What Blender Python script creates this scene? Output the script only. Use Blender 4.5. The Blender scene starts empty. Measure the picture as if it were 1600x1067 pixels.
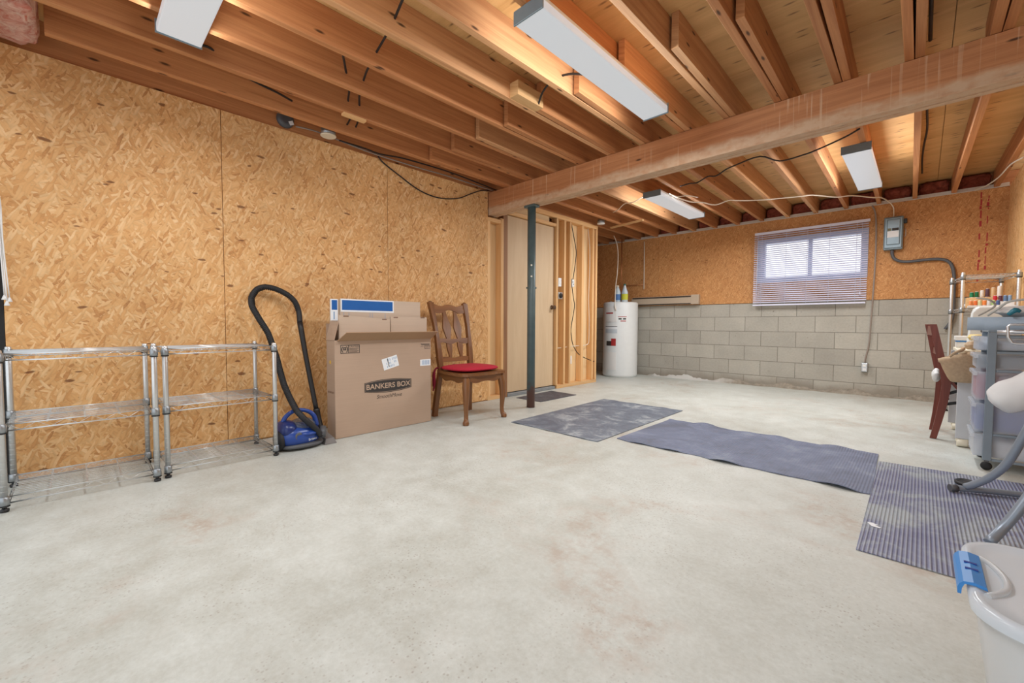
import bpy, bmesh, math, random
from mathutils import Vector, Matrix
random.seed(7)
R = math.radians
scene = bpy.context.scene
COL = scene.collection
ABS = {}          # world position of every object's origin (used while building)

# ------------------------------------------------------------------ materials
class Nodes:
    """small helper around a node tree"""
    def __init__(s, name):
        s.m = bpy.data.materials.new(name); s.m.use_nodes = True
        s.t = s.m.node_tree; s.t.nodes.clear()
        s.out = s.t.nodes.new('ShaderNodeOutputMaterial')
        s.b = s.t.nodes.new('ShaderNodeBsdfPrincipled')
        s.t.links.new(s.b.outputs[0], s.out.inputs[0])
    def n(s, typ, **kw):
        nd = s.t.nodes.new(typ)
        for k, v in kw.items(): setattr(nd, k, v)
        return nd
    def l(s, a, b): s.t.links.new(a, b)
    def put(s, sock, v):
        if hasattr(v, 'is_output'): s.l(v, sock)
        else: sock.default_value = v
    def uv(s, scale=(1, 1, 1), rot=0.0, loc=(0, 0, 0), rnd=False):
        tc = s.n('ShaderNodeTexCoord'); src = tc.outputs['UV']
        if rnd:
            oi = s.n('ShaderNodeObjectInfo')
            mu = s.n('ShaderNodeMath', operation='MULTIPLY'); mu.inputs[1].default_value = 37.0
            s.l(oi.outputs['Random'], mu.inputs[0])
            ad = s.n('ShaderNodeVectorMath', operation='ADD')
            s.l(src, ad.inputs[0]); s.l(mu.outputs[0], ad.inputs[1]); src = ad.outputs[0]
        mp = s.n('ShaderNodeMapping'); mp.vector_type = 'POINT'
        mp.inputs['Location'].default_value = loc
        mp.inputs['Rotation'].default_value = (0, 0, rot)
        mp.inputs['Scale'].default_value = scale
        s.l(src, mp.inputs[0]); return mp.outputs[0]
    def noise(s, vec, scale, detail=3, rough=0.55, dist=0.0):
        nd = s.n('ShaderNodeTexNoise'); s.l(vec, nd.inputs['Vector'])
        nd.inputs['Scale'].default_value = scale; nd.inputs['Detail'].default_value = detail
        nd.inputs['Roughness'].default_value = rough; nd.inputs['Distortion'].default_value = dist
        return nd.outputs[0]
    def ramp(s, fac, stops, interp='LINEAR'):
        r = s.n('ShaderNodeValToRGB'); cr = r.color_ramp; cr.interpolation = interp
        while len(cr.elements) < len(stops): cr.elements.new(0.5)
        for e, (p, c) in zip(cr.elements, stops):
            e.position = p; e.color = (c, c, c, 1) if isinstance(c, (int, float)) else (*c, 1)
        s.l(fac, r.inputs[0]); return r.outputs[0]
    def mix(s, fac, a, b, mode='MIX'):
        m = s.n('ShaderNodeMix', data_type='RGBA', blend_type=mode)
        s.put(m.inputs[0], fac)
        s.put(m.inputs[6], (*a, 1) if isinstance(a, tuple) else a)
        s.put(m.inputs[7], (*b, 1) if isinstance(b, tuple) else b)
        return m.outputs[2]
    def math(s, op, a, b=0.0, c=None):
        m = s.n('ShaderNodeMath', operation=op); s.put(m.inputs[0], a); s.put(m.inputs[1], b)
        if c is not None: s.put(m.inputs[2], c)
        return m.outputs[0]
    def bump(s, h, strength=0.3, dist=0.002):
        b = s.n('ShaderNodeBump'); b.inputs['Strength'].default_value = strength
        b.inputs['Distance'].default_value = dist
        s.l(h, b.inputs['Height']); s.l(b.outputs[0], s.b.inputs['Normal'])
    def fin(s, col=None, rough=0.5, metal=0.0, **kw):
        if col is not None: s.put(s.b.inputs['Base Color'], (*col, 1) if isinstance(col, tuple) else col)
        s.put(s.b.inputs['Roughness'], rough); s.put(s.b.inputs['Metallic'], metal)
        for k, v in kw.items(): s.put(s.b.inputs[k.replace('_', ' ')], v)
        return s.m

def srgb(r, g, b):
    f = lambda c: (c/255/12.92) if c/255 <= 0.04045 else ((c/255+0.055)/1.055)**2.4
    return (f(r), f(g), f(b))

def plain(name, rgb, rough=0.5, metal=0.0, var=0.06, scale=18, bump=0.0, **kw):
    n = Nodes(name); c = srgb(*rgb)
    v = n.uv(); f = n.noise(v, scale, 4)
    lo = tuple(max(0, x*(1-var)) for x in c); hi = tuple(min(1, x*(1+var)) for x in c)
    col = n.ramp(f, [(0.25, lo), (0.75, hi)])
    if bump: n.bump(n.noise(v, scale*6, 3), bump, 0.001)
    return n.fin(col, rough, metal, **kw)

def osb(name, stops, seed=0.0, rough=0.7, k=1.0, dark=0.962):
    n = Nodes(name)
    base = n.uv(loc=(seed, seed*1.7, 0))
    wob = n.n('ShaderNodeTexNoise'); n.l(base, wob.inputs['Vector']); wob.inputs['Scale'].default_value = 9
    wob.inputs['Detail'].default_value = 3
    sub = n.n('ShaderNodeVectorMath', operation='SUBTRACT'); n.l(wob.outputs[1], sub.inputs[0]); sub.inputs[1].default_value = (.5, .5, .5)
    scl = n.n('ShaderNodeVectorMath', operation='SCALE'); n.l(sub.outputs[0], scl.inputs[0]); scl.inputs['Scale'].default_value = 0.03
    add = n.n('ShaderNodeVectorMath', operation='ADD'); n.l(base, add.inputs[0]); n.l(scl.outputs[0], add.inputs[1])
    src = add.outputs[0]
    lay = []; kk = k
    for ang, sx, sy, off in ((0.35, 17, 82, 0), (-0.5, 15, 74, 3.3), (1.05, 20, 84, 7.1), (-1.15, 18, 90, 11.9)):
        m1 = n.n('ShaderNodeMapping'); m1.inputs['Rotation'].default_value = (0, 0, ang); n.l(src, m1.inputs[0])
        m2 = n.n('ShaderNodeMapping'); m2.inputs['Scale'].default_value = (sx*k, sy*k, 1); m2.inputs['Location'].default_value = (off, off, off)
        n.l(m1.outputs[0], m2.inputs[0])
        vo = n.n('ShaderNodeTexVoronoi', voronoi_dimensions='2D'); n.l(m2.outputs[0], vo.inputs['Vector']); vo.inputs['Scale'].default_value = 1
        sp = n.n('ShaderNodeSeparateColor'); n.l(vo.outputs['Color'], sp.inputs[0])
        lay.append((sp.outputs[0], sp.outputs[1], vo.outputs['Distance'], m2.outputs[0]))
    val, d = lay[0][0], lay[0][2]
    for k in (1, 2, 3):   # stack the flake layers
        sel = n.math('GREATER_THAN', lay[k][1], (0.45, 0.55, 0.62)[k-1])
        mm = n.n('ShaderNodeMix', data_type='FLOAT'); n.l(sel, mm.inputs[0]); n.l(val, mm.inputs[2]); n.l(lay[k][0], mm.inputs[3]); val = mm.outputs[0]
        md = n.n('ShaderNodeMix', data_type='FLOAT'); n.l(sel, md.inputs[0]); n.l(d, md.inputs[2]); n.l(lay[k][2], md.inputs[3]); d = md.outputs[0]
    grain = n.noise(lay[0][3], 2.2, 4)
    fac = n.math('ADD', n.math('MULTIPLY', val, 0.8), n.math('MULTIPLY', grain, 0.2))
    col = n.ramp(fac, stops)
    blot = n.ramp(n.noise(base, 1.6, 3), [(0.3, 0.86), (0.7, 1.06)])
    col = n.mix(1.0, col, blot, 'MULTIPLY')
    edge = n.ramp(d, [(0.35, 1.0), (0.75, 0.80)])
    col = n.mix(0.6, col, edge, 'MULTIPLY')
    dk = n.n('ShaderNodeTexVoronoi', voronoi_dimensions='2D'); mm = n.n('ShaderNodeMapping'); mm.inputs['Rotation'].default_value = (0, 0, 0.3); mm.inputs['Scale'].default_value = (11*kk, 30*kk, 1)
    n.l(src, mm.inputs[0]); n.l(mm.outputs[0], dk.inputs['Vector']); dk.inputs['Scale'].default_value = 1
    ds = n.n('ShaderNodeSeparateColor'); n.l(dk.outputs['Color'], ds.inputs[0])
    spot = n.math('MULTIPLY', n.math('GREATER_THAN', ds.outputs[0], dark), n.ramp(n.math('MULTIPLY', dk.outputs['Distance'], n.math('ADD', 0.6, ds.outputs[1])), [(0.14, 0.85), (0.22, 0.0)]))
    col = n.mix(spot, col, srgb(118, 72, 38))
    n.bump(val, 0.25, 0.002)
    return n.fin(col, rough)

def wood(name, dark, light, knot=(60, 34, 16), rough=0.62, knots=True, ring=26, extra=None, tint=0.16):
    n = Nodes(name)
    v = n.uv(rnd=True)
    def mp(sc):
        m = n.n('ShaderNodeMapping'); m.inputs['Scale'].default_value = sc; n.l(v, m.inputs[0]); return m.outputs[0]
    g1 = n.noise(mp((1.1, ring, 1)), 1.0, 5, 0.6, 0.8)
    g2 = n.noise(mp((3.0, 150, 1)), 1.0, 3, 0.6)
    f = n.math('ADD', n.math('MULTIPLY', g1, 0.75), n.math('MULTIPLY', g2, 0.25))
    col = n.ramp(f, [(0.3, srgb(*dark)), (0.7, srgb(*light))])
    oi = n.n('ShaderNodeObjectInfo')
    tn = n.ramp(oi.outputs['Random'], [(0.0, 1-tint), (1.0, 1+tint*0.6)])
    col = n.mix(1.0, col, tn, 'MULTIPLY')
    if knots:
        vo = n.n('ShaderNodeTexVoronoi', voronoi_dimensions='2D'); n.l(mp((3.1, 11, 1)), vo.inputs['Vector']); vo.inputs['Scale'].default_value = 1
        sp = n.n('ShaderNodeSeparateColor'); n.l(vo.outputs['Color'], sp.inputs[0])
        on = n.math('GREATER_THAN', sp.outputs[0], 0.74)
        kd = n.ramp(vo.outputs['Distance'], [(0.04, 0.9), (0.10, 0.0)])
        col = n.mix(n.math('MULTIPLY', on, kd), col, srgb(*knot))
    if extra: col = extra(n, col, mp)
    n.bump(g2, 0.15, 0.001)
    return n.fin(col, rough)

OSB = osb('osb_near', [(0.04, srgb(172, 116, 66)), (0.16, srgb(214, 158, 98)), (0.4, srgb(224, 172, 112)), (0.65, srgb(230, 182, 124)), (0.85, srgb(238, 196, 142)), (1, srgb(245, 211, 164))])
OSB_B = osb('osb_back', [(0.04, srgb(158, 104, 58)), (0.16, srgb(186, 128, 74)), (0.4, srgb(196, 138, 83)), (0.7, srgb(203, 147, 91)), (1, srgb(222, 172, 116))], 5.3, k=1.45, dark=0.965)
JOIST = wood('fir_joist', (168, 106, 64), (214, 154, 102))
JOIST_L = wood('pale_spruce_joist', (186, 130, 86), (228, 178, 128))
STUD = wood('spruce_stud', (214, 160, 100), (244, 204, 150), knots=False)
CLEAT = wood('raw_cleat', (214, 164, 106), (240, 200, 146), knots=False)
def beam_extra(n, col, mp):
    st = n.noise(mp((42, 1.5, 1)), 1.0, 3, 0.5)
    tc = n.n('ShaderNodeTexCoord'); sx = n.n('ShaderNodeSeparateXYZ'); n.l(tc.outputs['Object'], sx.inputs[0])
    z = n.math('DIVIDE', sx.outputs[2], 0.235)
    bl = n.noise(mp((1.7, 1.7, 1)), 1.0, 3)
    drip = n.math('MULTIPLY', n.ramp(st, [(0.57, 0.0), (0.63, 1.0)]), n.ramp(bl, [(0.42, 0.0), (0.58, 0.6)]))
    edge = n.noise(mp((5.0, 5.0, 1)), 1.0, 5, 0.6); wide = n.noise(mp((1.3, 0.2, 1)), 1.0, 2)
    low = n.ramp(n.math('SUBTRACT', n.math('ADD', n.math('MULTIPLY', edge, 0.34), n.math('MULTIPLY', wide, 0.40)), z), [(0.0, 0.0), (0.14, 0.9)])
    low = n.math('MULTIPLY', low, n.ramp(n.noise(mp((14, 22, 1)), 1.0, 4, 0.6), [(0.35, 0.55), (0.6, 1.0)]))
    col = n.mix(drip, col, srgb(216, 184, 152))
    return n.mix(low, col, srgb(206, 178, 148))
BEAM = wood('old_beam', (160, 102, 62), (202, 142, 96), extra=beam_extra, tint=0.05)
DOORW = wood('door_veneer', (206, 178, 142), (222, 197, 162), knots=False, ring=9, tint=0.02)
JAMB = wood('stained_jamb', (120, 84, 56), (160, 116, 80), knots=False)
SHEATH = wood('plywood_sheathing', (224, 190, 140), (242, 214, 168), knots=False, ring=12)
CHAIRW = wood('stained_oak', (100, 62, 34), (146, 98, 58), knots=False, rough=0.34, tint=0.1)
FOLDW = wood('mahogany', (92, 40, 28), (132, 62, 46), knots=False, rough=0.35)
def ply_extra(n, col, mp):
    vo = n.n('ShaderNodeTexVoronoi', voronoi_dimensions='2D'); n.l(mp((6, 24, 1)), vo.inputs['Vector']); vo.inputs['Scale'].default_value = 1
    sp = n.n('ShaderNodeSeparateColor'); n.l(vo.outputs['Color'], sp.inputs[0])
    on = n.math('GREATER_THAN', sp.outputs[0], 0.84)
    kd = n.ramp(vo.outputs['Distance'], [(0.06, 0.75), (0.22, 0.0)])
    return n.mix(n.math('MULTIPLY', on, kd), col, srgb(112, 70, 34))
PLY = wood('plywood_subfloor', (196, 150, 92), (230, 186, 126), knots=False, ring=7, extra=ply_extra, tint=0.1)

def floor_mat():
    n = Nodes('painted_concrete'); v = n.uv()
    a = n.noise(v, 1.3, 5, 0.6); b = n.noise(v, 7, 5, 0.65); c = n.noise(v, 60, 4, 0.7)
    f = n.math('ADD', n.math('MULTIPLY', a, 0.40), n.math('ADD', n.math('MULTIPLY', b, 0.32), n.math('MULTIPLY', c, 0.28)))
    col = n.ramp(f, [(0.32, srgb(170, 171, 161)), (0.5, srgb(194, 198, 192)), (0.66, srgb(212, 217, 213))])
    st = n.math('MULTIPLY', n.ramp(n.noise(v, 0.9, 4, 0.7, 0.4), [(0.53, 0.0), (0.66, 1.0)]), n.ramp(n.noise(v, 14, 4, 0.7), [(0.40, 0.0), (0.62, 0.8)]))
    col = n.mix(st, col, srgb(168, 146, 128))
    vo = n.n('ShaderNodeTexVoronoi', voronoi_dimensions='2D'); n.l(v, vo.inputs['Vector']); vo.inputs['Scale'].default_value = 120
    sp = n.n('ShaderNodeSeparateColor'); n.l(vo.outputs['Color'], sp.inputs[0])
    pit = n.math('MULTIPLY', n.math('GREATER_THAN', n.math('ADD', sp.outputs[0], n.math('MULTIPLY', c, 0.5)), 1.14), n.ramp(vo.outputs['Distance'], [(0.2, 1.0), (0.5, 0.0)]))
    pit = n.math('MULTIPLY', pit, n.ramp(n.noise(v, 2.2, 3), [(0.42, 0.05), (0.66, 0.5)]))
    col = n.mix(pit, col, srgb(128, 112, 98))
    n.bump(n.math('ADD', n.math('MULTIPLY', c, 0.6), b), 0.22, 0.004)
    return n.fin(col, n.ramp(b, [(0.3, 0.42), (0.7, 0.62)]))
FLOOR = floor_mat()

def block_mat():
    n = Nodes('concrete_block'); v = n.uv()
    mp = n.n('ShaderNodeMapping'); n.l(v, mp.inputs[0]); mp.inputs['Location'].default_value = (-0.1724, -(1.1548-0.2032*6), 0)
    br = n.n('ShaderNodeTexBrick'); n.l(mp.outputs[0], br.inputs['Vector'])
    br.offset = 0.5; br.offset_frequency = 2
    br.inputs['Scale'].default_value = 1; br.inputs['Brick Width'].default_value = 0.4064; br.inputs['Row Height'].default_value = 0.2032
    br.inputs['Mortar Size'].default_value = 0.004; br.inputs['Mortar Smooth'].default_value = 0.3
    br.inputs['Color1'].default_value = (*srgb(168, 164, 154), 1); br.inputs['Color2'].default_value = (*srgb(182, 178, 167), 1)
    br.inputs['Mortar'].default_value = (*srgb(132, 128, 118), 1)
    g = n.noise(v, 45, 4, 0.75); h = n.noise(v, 3, 3)
    col = n.mix(1.0, br.outputs['Color'], n.ramp(g, [(0.3, 0.90), (0.7, 1.06)]), 'MULTIPLY')
    col = n.mix(1.0, col, n.ramp(h, [(0.3, 0.90), (0.7, 1.05)]), 'MULTIPLY')
    pit = n.noise(v, 26, 2, 0.5)
    col = n.mix(n.ramp(pit, [(0.72, 0.0), (0.77, 0.7)]), col, srgb(96, 88, 78))
    sx = n.n('ShaderNodeSeparateXYZ'); n.l(v, sx.inputs[0])
    dirt = n.math('SUBTRACT', n.math('MULTIPLY', n.noise(v, 2.6, 4), 0.26), sx.outputs[1])
    col = n.mix(n.ramp(dirt, [(0.0, 0.0), (0.08, 0.55)]), col, srgb(128, 118, 104))
    n.bump(n.math('SUBTRACT', n.math('MULTIPLY', g, 0.4), br.outputs['Fac']), 0.5, 0.006)
    return n.fin(col, 0.9)
BLOCK = block_mat()

def cardboard(name, rgb, var=0.05):
    n = Nodes(name); v = n.uv()
    m = n.n('ShaderNodeMapping'); m.inputs['Scale'].default_value = (1, 60, 1); n.l(v, m.inputs[0])
    f = n.math('ADD', n.math('MULTIPLY', n.noise(v, 3, 3), 0.6), n.math('MULTIPLY', n.noise(m.outputs[0], 2, 2), 0.4))
    c = srgb(*rgb)
    return n.fin(n.ramp(f, [(0.3, tuple(x*(1-var*1.6) for x in c)), (0.7, tuple(min(1, x*(1+var)) for x in c))]), 0.75)
CARD = cardboard('corrugated_cardboard', (181, 156, 135))
CARD_P = cardboard('pale_cardboard', (200, 180, 160))
CARD_D = cardboard('shaded_cardboard', (176, 142, 110))  # darker copy of the carton board, shade under the front flap put into its colour

def rib_mat():
    n = Nodes('ribbed_vinyl'); v = n.uv()
    sx = n.n('ShaderNodeSeparateXYZ'); n.l(v, sx.inputs[0])
    w = n.math('SINE', n.math('MULTIPLY', sx.outputs[0], 2*math.pi/0.0128), 0)
    f = n.noise(v, 3.5, 5, 0.7, 0.5)
    a = n.ramp(f, [(0.36, srgb(98, 102, 138)), (0.5, srgb(116, 122, 152)), (0.62, srgb(156, 166, 172))])
    col = n.mix(n.ramp(n.math('MULTIPLY_ADD', w, 0.5, 0.5), [(0.3, 0.0), (0.95, 0.4)]), a, srgb(190, 198, 206))
    n.bump(w, 0.5, 0.003)
    return n.fin(col, 0.42)
RIB = rib_mat()
def mat_mat(name, lo, mid, hi, scale, ribs=True):
    n = Nodes(name); v = n.uv()
    f = n.math('ADD', n.math('MULTIPLY', n.noise(v, scale, 5, 0.65, 0.8), 0.8), n.math('MULTIPLY', n.noise(v, scale*9, 4, 0.6), 0.2))
    col = n.ramp(f, [(0.38, srgb(*lo)), (0.52, srgb(*mid)), (0.66, srgb(*hi))])
    sx = n.n('ShaderNodeSeparateXYZ'); n.l(v, sx.inputs[0])
    w = n.math('SINE', n.math('MULTIPLY', sx.outputs[0], 2*math.pi/0.014), 0)
    n.bump(w if ribs else n.noise(v, 120, 2), 0.35, 0.002)
    return n.fin(col, 0.55)
MAT_A = mat_mat('smudged_rubber', (92, 100, 116), (112, 122, 136), (172, 180, 186), 4.2)
MAT_B = mat_mat('blue_grey_rubber', (96, 104, 124), (112, 122, 148), (138, 148, 166), 2.2)
MAT_C = mat_mat('dark_door_mat', (58, 62, 72), (76, 80, 92), (106, 112, 120), 8)

CHROME = plain('chrome_wire', (214, 216, 216), 0.34, 0.8, 0.03)
GALV = plain('galvanised_steel', (160, 166, 170), 0.38, 0.8, 0.08)
ALU = plain('pale_aluminium', (204, 206, 208), 0.35, 0.9)
WHITE = plain('white_enamel', (226, 230, 230), 0.32, 0, 0.02)
WHITEPL = plain('white_plastic', (232, 232, 230), 0.4, 0, 0.02)
CREAM = plain('cream_laminate', (232, 226, 206), 0.45, 0, 0.03)
GREYPANEL = plain('pale_grey_panel', (204, 208, 214), 0.5, 0, 0.03)
BLACK = plain('black_plastic', (28, 28, 30), 0.45, 0, 0.1)
BLACKRUB = plain('black_rubber', (30, 31, 34), 0.6, 0, 0.15)
DKGREY = plain('dark_grey_plastic', (84, 86, 90), 0.45, 0, 0.06)
CABLE_B = plain('black_cable', (34, 32, 32), 0.55)
CABLE_W = plain('white_cable', (226, 214, 196), 0.5)
CABLE_G = plain('grey_cable', (150, 138, 128), 0.5)
BLUEPL = plain('blue_plastic', (38, 70, 148), 0.28, 0, 0.05)
BLUEDK = plain('dark_blue_plastic', (30, 48, 108), 0.3, 0, 0.05)
LATCH = plain('sky_blue_latch', (58, 134, 206), 0.4, 0, 0.03)
BOXBLUE = plain('printed_blue', (14, 92, 168), 0.6, 0, 0.04)
INK = plain('black_ink', (56, 52, 50), 0.7, 0, 0.05)
INKRED = plain('red_ink', (168, 46, 46), 0.6, 0, 0.05)
INKBROWN = plain('brown_ink', (112, 78, 58), 0.7)
PAPER = plain('white_paper', (234, 238, 242), 0.6, 0, 0.02)
PAPERBLUE = plain('pale_blue_print', (128, 160, 196), 0.6)
RED = plain('red_cushion', (176, 28, 52), 0.85, 0, 0.12, 60, 0.4)
REDDK = plain('crimson_tie', (136, 24, 48), 0.85, 0, 0.1)
SWITCHGREY = plain('grey_blue_steel', (132, 150, 160), 0.4, 0.25, 0.04)
HEATER = plain('beige_heater', (188, 172, 152), 0.45, 0.1, 0.03)
POSTG = None
CARTGREY = plain('cart_grey', (128, 142, 154), 0.45, 0, 0.04)
TUBE = plain('blue_grey_tube', (142, 154, 168), 0.35, 0.3, 0.04)
PADGREY = plain('grey_board_cover', (150, 164, 178), 0.85, 0, 0.1, 14, 0.3)
CLOTHW = plain('white_cloth', (220, 221, 222), 0.9, 0, 0.05, 10, 0.3)
CLOTHG = plain('grey_cloth', (196, 194, 192), 0.9, 0, 0.12, 24, 0.5)
BURLAP = plain('burlap', (180, 156, 128), 0.95, 0, 0.14, 60, 0.7)
YELLOWF = plain('yellow_print_cloth', (226, 204, 138), 0.9, 0, 0.25, 40)
TEAL = plain('teal_plastic', (30, 110, 128), 0.4)
BRASS = plain('dull_brass', (120, 100, 84), 0.35, 0.9)
VINYLW = plain('window_vinyl', (188, 202, 232), 0.4, 0, 0.02)
SLAT = plain('white_slat', (220, 222, 242), 0.45, 0, 0.02)
STRIP = plain('white_sill_wrap', (228, 224, 216), 0.6, 0, 0.06)
def cement_mat():
    n = Nodes('rough_cement'); v = n.uv(); sx = n.n('ShaderNodeSeparateXYZ'); n.l(v, sx.inputs[0])
    base = n.ramp(n.noise(v, 16, 5, 0.7), [(0.3, srgb(122, 114, 102)), (0.7, srgb(168, 160, 146))])
    patch = n.ramp(n.math('ADD', n.math('MULTIPLY', sx.outputs[0], 0.25), n.math('MULTIPLY', n.noise(v, 9, 3), 0.08)), [(0.07, 0.0), (0.11, 0.9), (0.33, 0.9), (0.42, 0.0)])
    n.bump(n.noise(v, 50, 4), 0.7, 0.004)
    return n.fin(n.mix(patch, base, srgb(206, 206, 202)), 0.95)
CEMENT = cement_mat()
SILL = plain('grey_sill', (136, 140, 142), 0.8, 0, 0.12)
DARKGAP = plain('black_door_edge', (24, 24, 24), 0.6)
COPPER = plain('copper_pipe', (190, 132, 92), 0.35, 0.9)

def insul_mat(name, a, b):
    n = Nodes(name); v = n.uv(); f = n.noise(v, 16, 6, 0.7, 1.0)
    n.bump(f, 1.0, 0.02)
    return n.fin(n.ramp(f, [(0.35, srgb(*a)), (0.65, srgb(*b))]), 1.0)
PINK = insul_mat('pink_fibreglass', (206, 120, 104), (244, 214, 200))
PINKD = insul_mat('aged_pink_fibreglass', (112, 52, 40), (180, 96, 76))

def clear_plastic(name, rgb, alpha, rough=0.25):
    n = Nodes(name); n.fin(srgb(*rgb), rough)
    tr = n.n('ShaderNodeBsdfTransparent'); tl = n.n('ShaderNodeBsdfTranslucent'); tl.inputs[0].default_value = (*srgb(*rgb), 1)
    m1 = n.n('ShaderNodeMixShader'); m1.inputs[0].default_value = 0.35
    n.l(n.b.outputs[0], m1.inputs[1]); n.l(tl.outputs[0], m1.inputs[2])
    m = n.n('ShaderNodeMixShader'); m.inputs[0].default_value = alpha
    n.l(tr.outputs[0], m.inputs[1]); n.l(m1.outputs[0], m.inputs[2]); n.l(m.outputs[0], n.out.inputs[0])
    return n.m
CLEAR = clear_plastic('clear_drawer_plastic', (228, 234, 242), 0.40)
BIN = clear_plastic('milky_bin_plastic', (232, 236, 238), 0.78, 0.22)
LIDM = clear_plastic('milky_lid_plastic', (228, 237, 246), 0.93, 0.2)
SMOKE = clear_plastic('smoked_clear_plastic', (120, 130, 140), 0.55, 0.1)
def glass_mat():
    n = Nodes('window_glass'); gl = n.n('ShaderNodeBsdfGlossy'); gl.inputs['Roughness'].default_value = 0.02
    tr = n.n('ShaderNodeBsdfTransparent'); fr = n.n('ShaderNodeFresnel'); fr.inputs[0].default_value = 1.45
    m = n.n('ShaderNodeMixShader'); n.l(fr.outputs[0], m.inputs[0]); n.l(tr.outputs[0], m.inputs[1]); n.l(gl.outputs[0], m.inputs[2])
    n.l(m.outputs[0], n.out.inputs[0]); return n.m
GLASS = glass_mat()
def post_mat():
    n = Nodes('painted_post'); tc = n.n('ShaderNodeTexCoord'); sx = n.n('ShaderNodeSeparateXYZ'); n.l(tc.outputs['Object'], sx.inputs[0])
    f = n.noise(tc.outputs['Object'], 9, 4)
    rust = n.ramp(n.math('SUBTRACT', n.math('MULTIPLY', n.noise(tc.outputs['Object'], 14, 4), 0.5), sx.outputs[2]), [(0.0, 0.0), (0.1, 1.0)])
    col = n.mix(rust, n.ramp(f, [(0.3, srgb(72, 90, 92)), (0.7, srgb(88, 106, 108))]), srgb(104, 74, 66))
    return n.fin(col, 0.42)
POSTM = post_mat()
def lens_mat():
    n = Nodes('lit_diffuser'); v = n.uv()
    n.fin((0.42, 0.45, 0.48), 0.3)
    n.put(n.b.inputs['Emission Color'], (0.90, 0.95, 1.0, 1)); n.put(n.b.inputs['Emission Strength'], LENS_E)
    vo = n.noise(v, 160, 1); n.bump(vo, 0.2, 0.001)
    return n.m
LENS_E = 0.34
LENS = lens_mat()

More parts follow.
